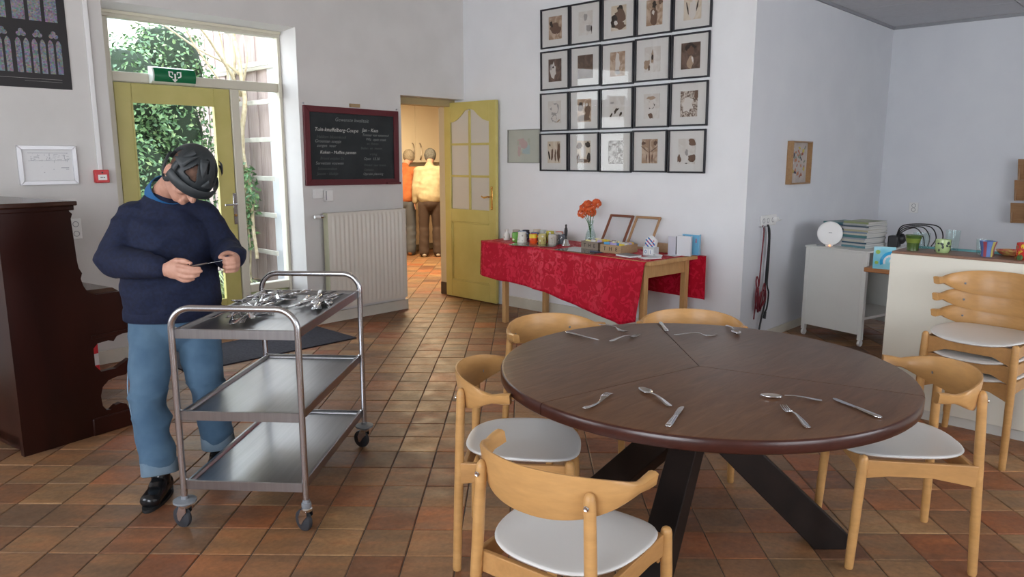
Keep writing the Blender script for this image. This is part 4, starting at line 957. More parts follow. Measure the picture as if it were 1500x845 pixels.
pts = [(5.86, y0, 1.0), (5.885, y0, .95), (5.875, y0, .8), (5.86, y0, .62), (5.85, y0, .5)]
r = random.Random(9)
for k in range(7):
    a = 1 if k % 2 else -1
    pts += [(5.86+.05*a+r.uniform(-.02, .02), y0-.006*k, .50+r.uniform(-.05, .02)), (5.865+.07*a+r.uniform(-.02, .02), y0-.004*k-.01, .36+r.uniform(-.04, .03)), (5.87+r.uniform(-.03, .03), y0-.004*k, .30+r.uniform(-.02, .03))]
pts += [(5.80, y0, .52), (5.81, y0, .58), (5.84, y0, .5), (5.80, y0, .30), (5.79, y0, .22)]
cord(pts, .0055, REDC, 'red_cord', 'dark red extension cord hanging in a tangled bundle on the niche wall')
cord([(5.95, y0, 1.0), (5.97, y0, .97), (5.99, y0, .85), (5.975, y0, .6), (5.97, y0, .45), (5.965, y0-.01, .35), (5.93, y0, .2), (5.885, y0, .05)], .008, BLACK, 'black_cable', 'long black cord hanging down beside the red one', ((5.885, y0, .05), (5.88, y0, .005)))
cord([(5.94, y0-.01, 1.0), (5.955, y0-.02, .93), (5.965, y0-.02, .7), (5.96, y0-.02, .5), (6.0, y0-.02, .42), (5.985, y0-.02, .3), (5.98, y0-.01, .26)], .007, BLACK, 'black_cable', 'shorter black cord ending in a plug beside the red bundle', ((5.98, y0-.01, .26), (5.965, y0-.01, .20)))
# white steel cabinet on castors
wc_ = thing('white_cabinet', (6.40, 2.325, 0), RAD(-13), 'low white cabinet with open side shelf in the niche corner', 'cabinet')
CW = noisy('cabinet_white', (.68, .68, .65), (.72, .72, .69), 2, .4)
# local: front faces -x ; width along y -.30...30 ; depth x 0...7
B('top', -.01, .72, -.305, .275, .785, .80, CW, wc_, .003)
B('front_panel', 0, .022, -.265, .235, .10, .784, CW, wc_, .002)
B('back_panel', .68, .70, -.28, .25, .10, .784, CW, wc_); B('left_side_panel', .03, .68, .235, .25, .10, .784, CW, wc_)
B('middle_shelf', .035, .68, -.28, .23, .22, .24, CW, wc_)
for x, y in ((0, -.30), (0, .235), (.66, -.30), (.66, .235)): B('corner_post', x, x+.035, y, y+.035, .055, .784, CW, wc_, .002)
for x, y in ((.02, -.282), (.02, .252), (.68, -.282), (.68, .252)): MB().cyl((x, y-.01, .028), (x, y+.01, .028), .028, n=16).build('castor', WPLAS, wc_)
cabM = Matrix.Translation((6.40, 2.325, 0)) @ Matrix.Rotation(RAD(-13), 4, 'Z')
def CP_(x, y, z): return cabM @ V((x, y, z))
j = thing('ornament', CP_(.10, -.19, .24), 0, 'small black and white ornament on the shelf inside the white cabinet', 'ornament')
MB().lathe([(.03, 0), (.035, .03), (.025, .08), (.02, .12), (.03, .14), (.001, .15)], n=16).build('body', WPLAS, j); MB().ball((0, 0, .18), .035, 10).ball((.01, -.02, .10), .02, 8).build('dark_top', BLACK, j)
# round white wifi puck standing upright
rd = thing('round_router', CP_(.10, .12, .80), RAD(-60), 'round white disc router standing on the white cabinet', 'router')
o = MB().lathe([(.001, 0), (.09, .0), (.100, .006), (.104, .018), (.100, .028), (.085, .034), (.001, .036)], n=48).build('disc', WPLAS, rd); o.matrix_local = Matrix.Translation((0, 0, .108)) @ Matrix.Rotation(RAD(82), 4, 'X')
M = face_M((0, -.0376, .118), (1, 0, 0), (0, -1, .13)); MB().box(-.014, .014, -.002, .002, 0, .001, M).build('printed_mark', GREYP, rd, None)
B('foot', -.03, .03, -.03, .03, 0, .012, WPLAS, rd, .004); MB().ball((0.0, -.045, .008), .007, 10).build('status_light', mat('led_orange', (1, .45, .2), .4, emit=(1, .4, .15), es=2), rd)
B('cable_end', -.10, -.03, -.01, .01, 0, .010, GREYP, rd, .003)
# magazines
mr = random.Random(4); z = .80
MC = [(.10, .22, .26), (.42, .42, .40), (.06, .13, .20), (.45, .44, .38), (.30, .32, .36), (.08, .20, .21), (.50, .48, .40), (.20, .26, .34), (.38, .36, .24), (.46, .46, .46), (.07, .10, .13), (.34, .36, .36), (.24, .28, .14), (.50, .50, .52)]
def mag(x, y, z, w, d, h, c, rz, lab, grp):
    p = thing('magazine', CP_(x, y, z), RAD(-13)+rz, lab, 'magazine', grp)
    B('pages', -w/2+.002, w/2-.002, -d/2+.002, d/2-.002, .001, h-.001, mat('page_grey', (.52, .52, .50), .8), p)
    B('cover', -w/2, w/2, -d/2, d/2, h-.0014, h, mat('cover_%s' % str(c), c, .35), p); B('spine', -w/2, -w/2+.002, -d/2, d/2, 0, h-.0014, mat('cover_%s' % str(c), c, .35), p)
    B('cover', -w/2, w/2, -d/2, d/2, 0, .0012, mat('cover_%s' % str(c), c, .35), p)
cn_ = ['teal', 'light grey', 'navy', 'cream', 'slate grey', 'dark green', 'ivory', 'steel blue', 'olive', 'silver', 'black', 'mid grey', 'moss green', 'white']
for i in range(13):
    h = [.018, .015, .013, .021, .013, .022, .015, .013, .017, .020, .013, .015, .017][i]
    mag(.33+mr.uniform(-.01, .01), -.055+mr.uniform(-.008, .008), z, .30, .22, h, MC[i], mr.uniform(-.06, .06), '%s magazine in the right hand pile on the white cabinet, %s from the bottom' % (cn_[i], ['first', 'second', 'third', 'fourth', 'fifth', 'sixth', 'seventh', 'eighth', 'ninth', 'tenth', 'eleventh', 'twelfth', 'thirteenth'][i]), 'magazines piled on the white cabinet'); z += h+.0006
z = .80
wb = thing('white_carton', CP_(.28, .075, .80), RAD(-20), 'small white carton with pink print under the magazines', 'box')
B('carton', -.09, .09, -.04, .15, 0, .085, mat('carton_white', (.66, .64, .66), .5), wb, .003); B('pink_print', -.0915, -.09, .05, .13, .02, .065, mat('pink_print', (.62, .30, .40), .5), wb)
z = .8862
for i in range(7):
    h = [.018, .020, .015, .013, .018, .015, .013][i]
    mag(.36+mr.uniform(-.01, .01), .155+mr.uniform(-.008, .005), z, .30, .20, h, MC[(i*3+1) % 14], mr.uniform(-.05, .05), '%s magazine in the left pile above the carton, %s from the bottom' % (cn_[(i*3+1) % 14], ['first', 'second', 'third', 'fourth', 'fifth', 'sixth', 'seventh'][i]), 'magazines piled above the white carton'); z += h+.0006
ad = thing('black_adapter', CP_(.50, -.235, .80), 0, 'tangle of black adapters and cables beside the magazines', 'adapter')
MB().box(-.06, .05, -.04, .04, 0, .10).ball((.04, -.03, .07), .05, 10).build('adapter_body', BLACK, ad, 40, .01)
for k in range(4):
    a = k*.05; MB().tube(bez([(-.03, -.02, .09), (-.02-a*.3, -.08, .15+a*.3), (.02, -.15-a, .17+a*.2), (.06, -.20-a, .10), (.05, -.22-a*.5, .02)]), .005, 6).build('cable', BLACK, ad)
tag(MB().lathe([(.045, 0), (.05, .02), (.047, .08), (.03, .10), (.001, .104)], n=20).build('metal_pot', mat('pot_grey', (.35, .36, .38), .35, .5)), 'grey metal pot on the desk behind the tissue pack', 'pot').location = (6.45, 1.755, .7205)
# desk and dividing counter
dk_ = thing('desk', (5.98, 1.94, 0), RAD(-6), 'orange brown desk top behind the cream divider', 'desk')
B('desk_top', 0, .8, -2.4, 0, .685, .72, DESKW, dk_, .006)
for y in (-.55, -2.3): B('leg_frame', .08, .12, y, y+.04, 0, .685, GREYP, dk_)
B('leg_frame', .68, .72, -2.3, -2.26, 0, .685, GREYP, dk_); B('leg_frame', .68, .72, -.3, -.26, 0, .685, GREYP, dk_)
dv = thing('divider_counter', (4.79, 1.405, 0), RAD(-1), 'cream divider counter with a brown top', 'counter')
CRP = noisy('divider_cream', (.72, .70, .61), (.75, .73, .64), 2, .5)
B('front_panel', 0, .02, -3.2, 0, .06, .985, CRP, dv, .002); B('end_panel', .02, .30, -.02, 0, .06, .985, CRP, dv, .002); B('rear_panel', .28, .30, -3.2, -.02, .06, .985, CRP, dv)
B('plinth', .012, .29, -3.2, -.01, 0, .06, mat('plinth_white', (.6, .59, .55), .5), dv)
B('counter_top', .004, .27, -3.2, -.004, .985, 1.0, wood('counter_brown', (.20, .10, .06), (.26, .14, .09), 4, .4), dv, .002)
B('blue_edge', .275, .295, -3.2, -.05, .985, 1.012, mat('teal_edge', (.12, .33, .36), .5), dv)
pk = thing('tissue_pack', (5.99, 1.80, .7205), RAD(-75), 'light blue and white plastic pack leaning on the desk edge', 'pack')
PKB = noisy('pack_blue', (.16, .52, .68), (.34, .66, .74), 5, .3)
MB().grid(lambda u, v: (-.075+.15*u, -.02-.028*sin(pi*u)*sin(pi*min(v*1.1, 1)), .17*v), 10, 10).build('front_film', PKB, pk, 180)
MB().grid(lambda u, v: (-.075+.15*u, -.02+.02*sin(pi*u)*sin(pi*min(v*1.1, 1)), .17*v), 10, 10).build('back_film', PKB, pk, 180)
def arc(cx, cz, r0, r1, a0, a1, m, nm, dy=-.051):
    mb = MB(); n = 14; P = []
    for i in range(n+1):
        a = a0+(a1-a0)*i/n; 
        for rr in (r0, r1):
            x = cx+rr*cos(a); z = cz+rr*sin(a); P.append((x, -.0215-.028*sin(pi*min(max((x+.075)/.15, 0), 1))*sin(pi*min(max(z/.17, 0)*1.1, 1))-.001, z))
    mb.add(P, [(2*i, 2*i+1, 2*i+3, 2*i+2) for i in range(n)]); mb.build(nm, m, pk, None)
arc(.05, .06, .0, .055, RAD(60), RAD(200), mat('pack_white', (.72, .74, .76), .3), 'white_patch'); arc(.05, .06, .057, .078, RAD(75), RAD(200), mat('pack_azure', (.02, .33, .62), .3), 'blue_arc')
arc(-.045, .13, 0, .016, 0, 2*pi, mat('pack_green', (.30, .48, .10), .4), 'green_print'); arc(-.05, .05, 0, .013, 0, 2*pi, mat('pack_green', ()), 'green_print')
CZ = 1.0012
o = cup('beaker', 4.90, 1.318, .046, .092, (.055, .10, .025), 'dark green glazed beaker on the divider', 'beaker', 'flare', col2=[((.16, .22, .04), .5, .8)], group='painted beakers on the divider', z=CZ)
MB().lathe([(.036, .0), (.045, .001), (.048, .10), (.0465, .10), (.040, .004), (.001, .004)], n=28).build('drinking_glass', VGLASS, None, 60)
g = D.objects['drinking_glass']; g.location = (5.0, 1.30, CZ); tag(g, 'clear glass right behind the dark green beaker', 'glass', 'clear glasses on the divider')
o = cup('beaker', 4.895, 1.155, .042, .078, (.36, .48, .22), 'pale green beaker covered with black marks', 'beaker', 'round', group='painted beakers on the divider', z=CZ); spots(o, [(.02, .03, .025)], .042, .041, .078, 34, 31, .0075)
for x, y, h, lab in ((5.01, 1.135, .125, 'tall clear glass behind the pale green beaker'), (4.93, .955, .09, 'clear glass left behind the blue striped beaker')):
    g = MB().lathe([(.032, .0), (.034, .001), (.040, h), (.0385, h), (.032, .006), (.001, .006)], n=28).build('drinking_glass', VGLASS, None, 60); g.location = (x, y, CZ); tag(g, lab, 'glass', 'clear glasses on the divider')
o = cup('beaker', 4.875, .925, .042, .088, (.10, .16, .38), 'striped beaker in blue, red and mustard', 'beaker', 'flare', group='painted beakers on the divider', z=CZ)
for k, (c, a0, a1) in enumerate((((.30, .06, .08), 2.75, 3.2), ((.45, .40, .12), 3.9, 4.3), ((.12, .20, .45), 3.25, 3.85), ((.35, .08, .10), 4.35, 4.9))):
    mb = MB(); prof = [(.0302, .0), (.0294, .0132), (.0336, .0528), (.0441, .088)]
    mb.grid(lambda u, v: ((lambda q, rr: (rr*cos(q), rr*sin(q), .088*v*.98+.001))(a0+(a1-a0)*u, (.0302+(.0336-.0302)*min(v/.6, 1) if v < .6 else .0336+(.0105)*(v-.6)/.4)+.0015)), 8, 10); mb.build('painted_stripe', mat('stripe_'+str(c), c, .35), o, 180)
bw = thing('painted_bowl', (5.0, .835, CZ), 0, 'shallow wavy bowl in red, yellow and cream on the divider', 'bowl')
MB().rings([[(rr*(1+.06*sin(6*q*2*pi/36))*cos(q*2*pi/36), rr*(1+.06*sin(6*q*2*pi/36))*sin(q*2*pi/36), zz) for q in range(36)] for rr, zz in ((.03, 0), (.055, .012), (.075, .03), (.072, .032), (.05, .015), (.01, .008))]).build('bowl_body', noisy('bowl_glaze', (.42, .04, .05), (.60, .45, .14), 40, .35), bw, 60)
o = cup('beaker', 4.875, .745, .046, .090, (.50, .03, .025), 'red and yellow flower painted beaker at the right edge', 'beaker', 'round', group='painted beakers on the divider', z=CZ); spots(o, [(.70, .50, .02), (.06, .14, .04), (.62, .12, .05)], .045, .044, .09, 9, 44, .016)
# wall rack at the right
wr = thing('wall_rack', (XN-.001, 1.40, .90), -pi/2, 'three tier wooden leaflet rack on the right niche wall', 'rack')
RW = wood('rack_wood', (.33, .18, .09), (.40, .23, .12), 2, .5)
# local x to viewer's right, y toward wall
B('back_board', .03, .45, -.012, 0, 0, .70, RW, wr)
for i, z in enumerate((.02, .24, .44)):
    x0 = .0-.02*(0 if i == 0 else .5 if i == 1 else 1)*-1
    mb = MB(); hh = .20
    mb.add([(x, y, zz) for x in (x0-.09, .45) for y, zz in ((-.06-.0, z), (-.15, z+hh), (-.14, z+hh), (-.05, z))], [(0, 1, 2, 3), (7, 6, 5, 4), (0, 4, 5, 1), (1, 5, 6, 2), (2, 6, 7, 3), (3, 7, 4, 0)])
    mb.build('pocket_board', RW, wr, None); B('pocket_floor', x0-.07, .45, -.06, 0, z, z+.01, RW, wr); B('pocket_side', x0-.08, x0-.07, -.11, 0, z, z+.16, RW, wr)
for z, c, lab in ((.26, (.15, .35, .2), 'green edged leaflet in the lowest pocket of the wall rack'), (.46, (.05, .06, .15), 'dark blue leaflet in the middle pocket of the wall rack')):
    tag(B('leaflet', XN-.125, XN-.122, .98, 1.36, .90+z-.2, .90+z-.03, mat('leaf_'+str(c), c, .5)), lab, 'leaflet')
socket((XN-.001, 2.39, 1.025), -pi/2, 'white double socket on the niche end wall', .09, .11, ((0, .022), (0, -.022)))

# ------------------------------------------------------------ round table
tb = thing('round_table', (2.53, 1.40, 0), 0, 'large round dark stained oak table on a three beam base', 'table')
TH_, RT = .75, .775
seams = [RAD(168.5), RAD(45), RAD(-75)]
for k in range(3):
    a0 = seams[(k+1) % 3]; a1 = seams[k]
    a0, a1 = (seams[1], seams[0]) if k == 0 else (seams[2], seams[1]) if k == 1 else (seams[0], seams[2]+2*pi)
    g = .0018; n = 34; P = []
    mid = (a0+a1)/2; off = g/sin((a1-a0)/2)
    def ring(rr, z):
        da = g/rr
        return [(off*cos(mid), off*sin(mid), z)]+[(rr*cos(a0+da+(a1-a0-2*da)*i/n), rr*sin(a0+da+(a1-a0-2*da)*i/n), z) for i in range(n+1)]
    rs = [ring(RT-.004, TH_-.045), ring(RT, TH_-.041), ring(RT, TH_-.007), ring(RT-.005, TH_-.0012), ring(RT-.009, TH_)]
    mb = MB(); mb.rings(rs)
    mb.m = [0]*len(mb.m); nn_ = len(rs[0])
    for fi, f in enumerate(mb.f):
        zs = [mb.v[i][2] for i in f]; 
        if min(zs) > TH_-.0015: mb.m[fi] = 1
    MT = D.materials.get('leaf_oak_%d' % k)
    rot = [RAD(-20), RAD(20), RAD(-42)][k]
    MT = wood('leaf_oak_%d' % k, (.092, .042, .020), (.150, .074, .038), 1.6, .34, (2.2, 13, 13), .5, spec=.42, rot=(0, 0, rot))
    mb.build('table_leaf', [OAKE, MT], tb, 50)
B('hub_plate', -.22, .22, -.22, .22, TH_-.062, TH_-.046, LEGD, tb)
for a in (-46, 74, 194):
    d = V((cos(RAD(a)), sin(RAD(a)), 0)); s_ = V((-d.y, d.x, 0)); w_ = .052
    top, bot = -d*.12, d*.60; z0, z1 = TH_-.062, 0; th_ = .115
    L_ = []
    for sd in (-w_, w_):
        q = s_*sd
        L_ += [top-d*.075+q+V((0, 0, z0)), top+d*.075+q+V((0, 0, z0)), bot+d*.03+q+V((0, 0, .05)), bot+d*.01+q+V((0, 0, 0)), bot-d*.115+q+V((0, 0, 0))]
    MB().add(L_, [(0, 1, 2, 3, 4), (9, 8, 7, 6, 5)]+[(i, 5+i, 5+(i+1) % 5, (i+1) % 5) for i in range(5)]).build('beam_leg', LEGD, tb, None, .004)

# ------------------------------------------------------------ chairs
def band_pt(phi, k, side):
    """phi angle, k 0..1 bottom..top, side 0 inner 1 outer"""
    t = abs(phi)/RAD(84); half = .0175+.0535*max(0, 1-(t/.86)**2.3)+(.0035*min(1, max(0, t-.88)/.04)); zc = .684+.020*t**2
    th = .012+.020*max(0, (t-.45)/.55)**1.5
    x0, y0 = -.02-.225*cos(phi), .262*sin(phi)
    if t > .80: x0 += .05*(t-.80)/.2*.6; y0 += (0 if phi == 0 else (1 if phi > 0 else -1))*-.004*(t-.8)/.2
    n = V((-cos(phi)/.225, sin(phi)/.262, 0)).normalized()
    lean = (k-.5)*.020*(1-t*.6)
    p = V((x0, y0, zc+(k-.5)*2*half))+n*(lean+(th/2 if side else -th/2))
    return p
def leg_mesh(foot, top, r0, r1, cut=None):
    f, t = V(foot), V(top); d = (t-f); n = d.normalized(); P = []; R_ = []
    for k, rr in ((0, r0*.82), (.012, r0*.95), (.3, r0), (.7, (r0+r1)/2*1.04), (.955, r1), (.975, r1*.93), (.99, r1*.72), (1, r1*.3)): P.append(f+d*k); R_.append(rr)
    return MB().tube(P, R_, 16)
def make_chair():
    c = D.objects.new('dining_chair', None); COL.objects.link(c); c.empty_display_size = .05
    # backrest
    mb = MB(); n = 56; rs = []
    for i in range(n+1):
        ph = RAD(-84)+RAD(168)*i/n; ring = []
        for k, s in ((0, 0), (.12, 0), (.5, 0), (.88, 0), (1, 0), (1, 1), (.88, 1), (.5, 1), (.12, 1), (0, 1)):
            p = band_pt(ph, k, s)
            if k in (0, 1): q = band_pt(ph, k, 1-s); p = p*.72+q*.28
            ring.append(p)
        rs.append(ring)
    mb.rings(rs).build('backrest', BEECH, c, 50)
    sb_ = []
    for sy in (-1, 1):
        leg_mesh((-.225, .212*sy, 0), (-.208, .176*sy, .712), .0175, .0165).build('rear_leg', BEECH, c, 60)
        b_ = MB().lathe([(.008, 0), (.008, .003), (.006, .005), (.004, .004), (.001, .003)], n=12); bo = b_.build('bolt', CHROME, c)
        bo.matrix_local = Matrix.Translation((-.2255, .178*sy, .675)) @ Matrix.Rotation(-pi/2, 4, 'Y')
        leg_mesh((.222, .214*sy, 0), (.198, .208*sy, .458), .0175, .0175).build('front_leg', BEECH, c, 60)
        b_ = MB().lathe([(.006, 0), (.006, .002), (.001, .003)], n=10).build('bolt', GREYP, c); b_.matrix_local = Matrix.Translation((-.178, .165*sy, .68)) @ Matrix.Rotation(pi/2, 4, 'Y')
        mb = MB(); x0, x1 = -.215, .185; yy = .198*sy
        mb.add([(x, yy+o*.009, z) for o in (-1, 1) for x, z in ((x0, .345), (-.05, .375), (.1, .375), (x1, .365), (x1, .437), (x0, .430))], [(0, 1, 2, 3, 4, 5), (11, 10, 9, 8, 7, 6)]+[(i, 6+i, 6+(i+1) % 6, (i+1) % 6) for i in range(6)])
        mb.build('side_apron', BEECHA, c, None, .003)
    mb = MB(); x = .186; mb.add([(x+o*.009, y, z) for o in (-1, 1) for y, z in ((-.195, .34), (-.11, .378), (.11, .378), (.195, .34), (.195, .435), (-.195, .435))], [(0, 1, 2, 3, 4, 5), (11, 10, 9, 8, 7, 6)]+[(i, 6+i, 6+(i+1) % 6, (i+1) % 6) for i in range(6)])
    mb.build('front_apron', BEECHA, c, None, .003)
    B('rear_apron', -.205, -.187, -.185, .185, .365, .430, BEECHA, c, .003)
    # seat
    def outline(a):
        ca, sa = cos(a), sin(a); n_ = 2.7
        rr = (abs(ca)**n_+abs(sa)**n_)**(-1/n_); x = rr*ca*.225; y = rr*sa*.222
        y *= (1+.06*ca); x += .010
        return x, y
    mb = MB(); N_ = 56; rings = []
    def zt(k, x, y): return .450+.010*k**2-.018*max(0, x/.225)**3*k+.006*abs(y/.22)**2
    for k, dz in ((.02, 0), (.35, 0), (.65, 0), (.85, 0), (.955, 0), (.99, -.002), (1.0, -.006), (.985, -.011), (.7, -.012), (.02, -.012)):
        rings.append([(outline(2*pi*i/N_)[0]*k, outline(2*pi*i/N_)[1]*k, zt(k, outline(2*pi*i/N_)[0]*k, outline(2*pi*i/N_)[1]*k)+dz) for i in range(N_)])
    mb.rings(rings).build('seat', SEATM, c, 60)
    return c
chair0 = make_chair()
GRC = 'chairs around the round table'; GRS = 'chairs stacked by the divider'
spots_ = [(1.600, 1.275, 0, 7, 'beech chair with white seat in the foreground, its curved back to the camera', GRC),
 (2.045, 1.895, 0, -53, 'beech chair with white seat at the left side of the round table', GRC),
 (2.74, 2.265, 0, -106, 'beech chair tucked behind the table in front of the red cloth, back rest facing it', GRC),
 (3.265, 1.86, 0, -150, 'beech chair behind the table with only its backrest top showing', GRC),
 (3.09, .82, 0, 127, 'beech chair at the right side of the table, white seat under the rim', GRC),
 (4.50, .83, 0, 174, 'bottom chair of the stack of three by the divider', GRS),
 (4.495, .83, .092, 174, 'middle chair of the stack of three by the divider', GRS),
 (4.49, .83, .184, 174, 'topmost chair of the stack of three, its white seat open to view', GRS)]
for i, (x, y, z, a, lab, grp) in enumerate(spots_):
    c = chair0 if i == 0 else copy_tree(chair0)
    c.location = (x, y, z); c.rotation_euler = (0, 0, RAD(a)); tag(c, lab, 'chair', grp)

# ------------------------------------------------------------ cutlery
def shape2(name, secs, m=CUT, tines=None):
    """secs: (x, halfwidth, z centre, thickness) -> smooth flat rounded bar"""
    mb = MB(); rs = []
    for x, w, z, t in secs:
        rs.append([(x, w*c_, z+t/2*s_) for c_, s_ in ((1, 0), (.8, .7), (.3, 1), (-.3, 1), (-.8, .7), (-1, 0), (-.8, -.7), (-.3, -1), (.3, -1), (.8, -.7))])
    mb.rings(rs)
    return mb
HANDLE = [(0, .003, .004, .002), (.003, .009, .004, .003), (.02, .0105, .005, .003), (.05, .008, .010, .003), (.09, .0042, .014, .003), (.12, .0038, .012, .003)]
fork = shape2('f', HANDLE+[(.134, .009, .006, .0022), (.145, .0125, .003, .002), (.152, .0128, .0025, .002)])
for i in range(4):
    y = -.0101+.00675*i
    fork.tube([(.150, y, .0025), (.165, y, .0015), (.185, y, .004), (.198, y*.95, .0085)], [.0022, .0022, .0018, .0008], 6)
spoon = shape2('s', HANDLE); rs = []
def spoon_ring(k, z): return [(.158+.036*k*cos(2*pi*i/20)+.004, .0205*k*sin(2*pi*i/20)*(1-.12*cos(2*pi*i/20)), z) for i in range(20)]
spoon.rings([spoon_ring(.02, .0), spoon_ring(.5, .0012), spoon_ring(.85, .005), spoon_ring(1, .0095), spoon_ring(.985, .0105), spoon_ring(.82, .0065), spoon_ring(.5, .003), spoon_ring(.02, .0018)])
knife = shape2('k', [(0, .004, .005, .004), (.004, .0095, .005, .007), (.03, .0105, .005, .008), (.08, .0085, .005, .008), (.10, .0075, .005, .007), (.104, .0085, .005, .006), (.108, .006, .0045, .003)])
knife.add([(.107, -.0075, .004), (.107, .0075, .004), (.15, .0105, .004), (.185, .0105, .004), (.200, .006, .004), (.206, -.002, .004), (.195, -.0065, .004), (.15, -.0075, .004),
           (.107, -.0075, .0055), (.107, .0075, .0055), (.15, .0105, .0045), (.185, .0105, .0045), (.200, .006, .0045), (.206, -.002, .0045), (.195, -.0065, .0055), (.15, -.0075, .0055)],
          [(7, 6, 5, 4, 3, 2, 1, 0), (8, 9, 10, 11, 12, 13, 14, 15)]+[(i, (i+1) % 8, 8+(i+1) % 8, 8+i) for i in range(8)])
CM = {'fork': fork.mesh('fork', CUT, 60), 'spoon': spoon.mesh('spoon', CUT, 60), 'knife': knife.mesh('knife', CUT, 50)}
def place(kind, p, q, z, lab, grp, roll=0, flip=False, pitch=0):
    p, q = V(p), V(q); d = (q-p).normalized(); a = atan2(d.y, d.x)
    o = D.objects.new({'fork': 'fork', 'spoon': 'spoon', 'knife': 'table_knife'}[kind], CM[kind]); COL.objects.link(o)
    o.location = (p.x, p.y, z+(.016 if flip else 0)); o.rotation_euler = (pi if flip else roll, pitch, a)
    return tag(o, lab, kind, grp)
zt_ = TH_+.0004; G = 'cutlery laid on the round table'
place('knife', (2.60, 2.13), (2.583, 1.93), zt_, 'table knife lying at the far left rim of the round table', G)
place('fork', (2.84, 2.12), (2.80, 1.92), zt_, 'fork lying behind the far left knife, handle to the rim', G)
place('fork', (2.60, 1.88), (2.80, 1.855), zt_, 'fork pointing right beside the far left pair', G)
place('knife', (2.94, 1.80), (3.10, 1.94), zt_, 'knife at the far rim lying beside the table seam', G)
place('fork', (2.90, 1.74), (3.03, 1.59), zt_, 'fork lying across the far middle of the round table', G)
place('spoon', (3.25, 1.66), (3.12, 1.54), zt_, 'spoon at the far right rim of the round table', G)
place('fork', (1.80, 1.395), (1.985, 1.43), zt_, 'fork lying face down at the near left of the round table', G, flip=True)
place('spoon', (2.03, 1.22), (2.12, 1.40), zt_, 'spoon lying behind the near knife on the round table', G)
place('knife', (1.86, 1.125), (2.06, 1.19), zt_, 'table knife nearest the foreground chair', G)
place('fork', (2.145, .815), (2.29, .96), zt_, 'fork lying at the near right of the round table', G)
place('spoon', (2.43, .885), (2.33, 1.05), zt_, 'spoon lying crosswise behind the near right fork', G)
place('knife', (2.385, .685), (2.48, .87), zt_, 'knife at the right end near the right hand chair', G)

# ------------------------------------------------------------ trolley
LA = RAD(39.8)
tro = thing('serving_trolley', (1.69, 3.115, 0), LA, 'three shelf stainless steel serving trolley on castors', 'trolley')
hx, hy = .462, .262
for sx, nm in ((-1, 'near'), (1, 'far')):
    P = [(sx*hx, -hy, .13), (sx*hx, -hy, .5), (sx*hx, -hy, .86)]
    r_ = .085
    for i in range(9): a = pi/2*i/8; P.append((sx*hx, -hy+r_-r_*cos(a), .955-r_+r_*sin(a)))
    for i in range(9): a = pi/2*i/8; P.append((sx*hx, hy-r_+r_*sin(a), .955-r_+r_*cos(a)))
    P += [(sx*hx, hy, .86), (sx*hx, hy, .5), (sx*hx, hy, .13)]
    MB().tube(P, .0135, 14).build('end_frame', TUBE, tro, 60)
for z1 in (.868, .520, .215):
    o = []
    x0, y0 = hx-.004, hy-.010; h = .040; rim = .016; dp = .016
    def rr(x, y, z): return [(-x, -y, z), (x, -y, z), (x, y, z), (-x, y, z)]
    mb = MB(); mb.rings([rr(x0-.004, y0-.004, z1-h), rr(x0, y0, z1-h), rr(x0, y0, z1-.003), rr(x0-.003, y0-.003, z1), rr(x0-rim+.004, y0-rim+.004, z1), rr(x0-rim, y0-rim, z1-.004), rr(x0-rim-.004, y0-rim-.004, z1-dp), rr(.01, .01, z1-dp)])
    mb.build('shelf', STEEL, tro, 30)
    for sx in (-1, 1):
        for sy in (-1, 1): MB().ball((sx*(hx-.012), sy*(hy-.012), z1+.001), .006, 8).build('rivet', CHROME, tro)
for sx in (-1, 1):
    for sy in (-1, 1):
        c = D.objects.new('castor', None)
        big = not (sx == -1 and sy == -1)
        mb = MB().lathe([(.001, .148), (.014, .148), (.016, .135)]+([(.030, .134), (.047, .130), (.048, .122), (.030, .118)] if big else [(.020, .133), (.021, .12)])+[(.018, .110), (.001, .110)], (sx*hx, sy*hy, 0), 24)
        k = mb.build('bumper', mat('bumper_grey', (.20, .215, .235), .5), tro)
        a = {(-1, -1): 1.0, (-1, 1): 1.2, (1, -1): 1.15, (1, 1): 1.2}[(sx, sy)]
        A = Matrix.Translation((sx*hx, sy*hy, 0)) @ Matrix.Rotation(a, 4, 'Z')
        f_ = MB().lathe([(.02, .095), (.024, .10), (.024, .108), (.02, .112), (.001, .112)], (0, 0, 0), 20)
        for s in (-1, 1): f_.prism([(-.018, .10), (.018, .10), (.034, .065), (.030, .038), (.018, .034), (-.0, .06), (-.02, .08)], .002, Matrix(((1, 0, 0, 0), (0, 0, 1, s*.017), (0, 1, 0, 0), (0, 0, 0, 1))))
        f_.v = [tuple(A @ V(v)) for v in f_.v]; f_.build('castor_fork', CHROME, k)
        w_ = MB().lathe([(.012, -.016), (.036, -.013), (.045, -.009), (.048, 0), (.045, .009), (.036, .013), (.012, .016)], n=28, M=Matrix.Rotation(pi/2, 4, 'X'), c=(.022, 0, .0485))
        w_.v = [tuple(A @ V(v)) for v in w_.v]; w_.build('wheel', mat('wheel_rubber', (.035, .038, .045), .5), k)
TM4 = Matrix.Translation((1.69, 3.115, 0)) @ Matrix.Rotation(LA, 4, 'Z')
rc = random.Random(12); zs = .868-.016+.0015
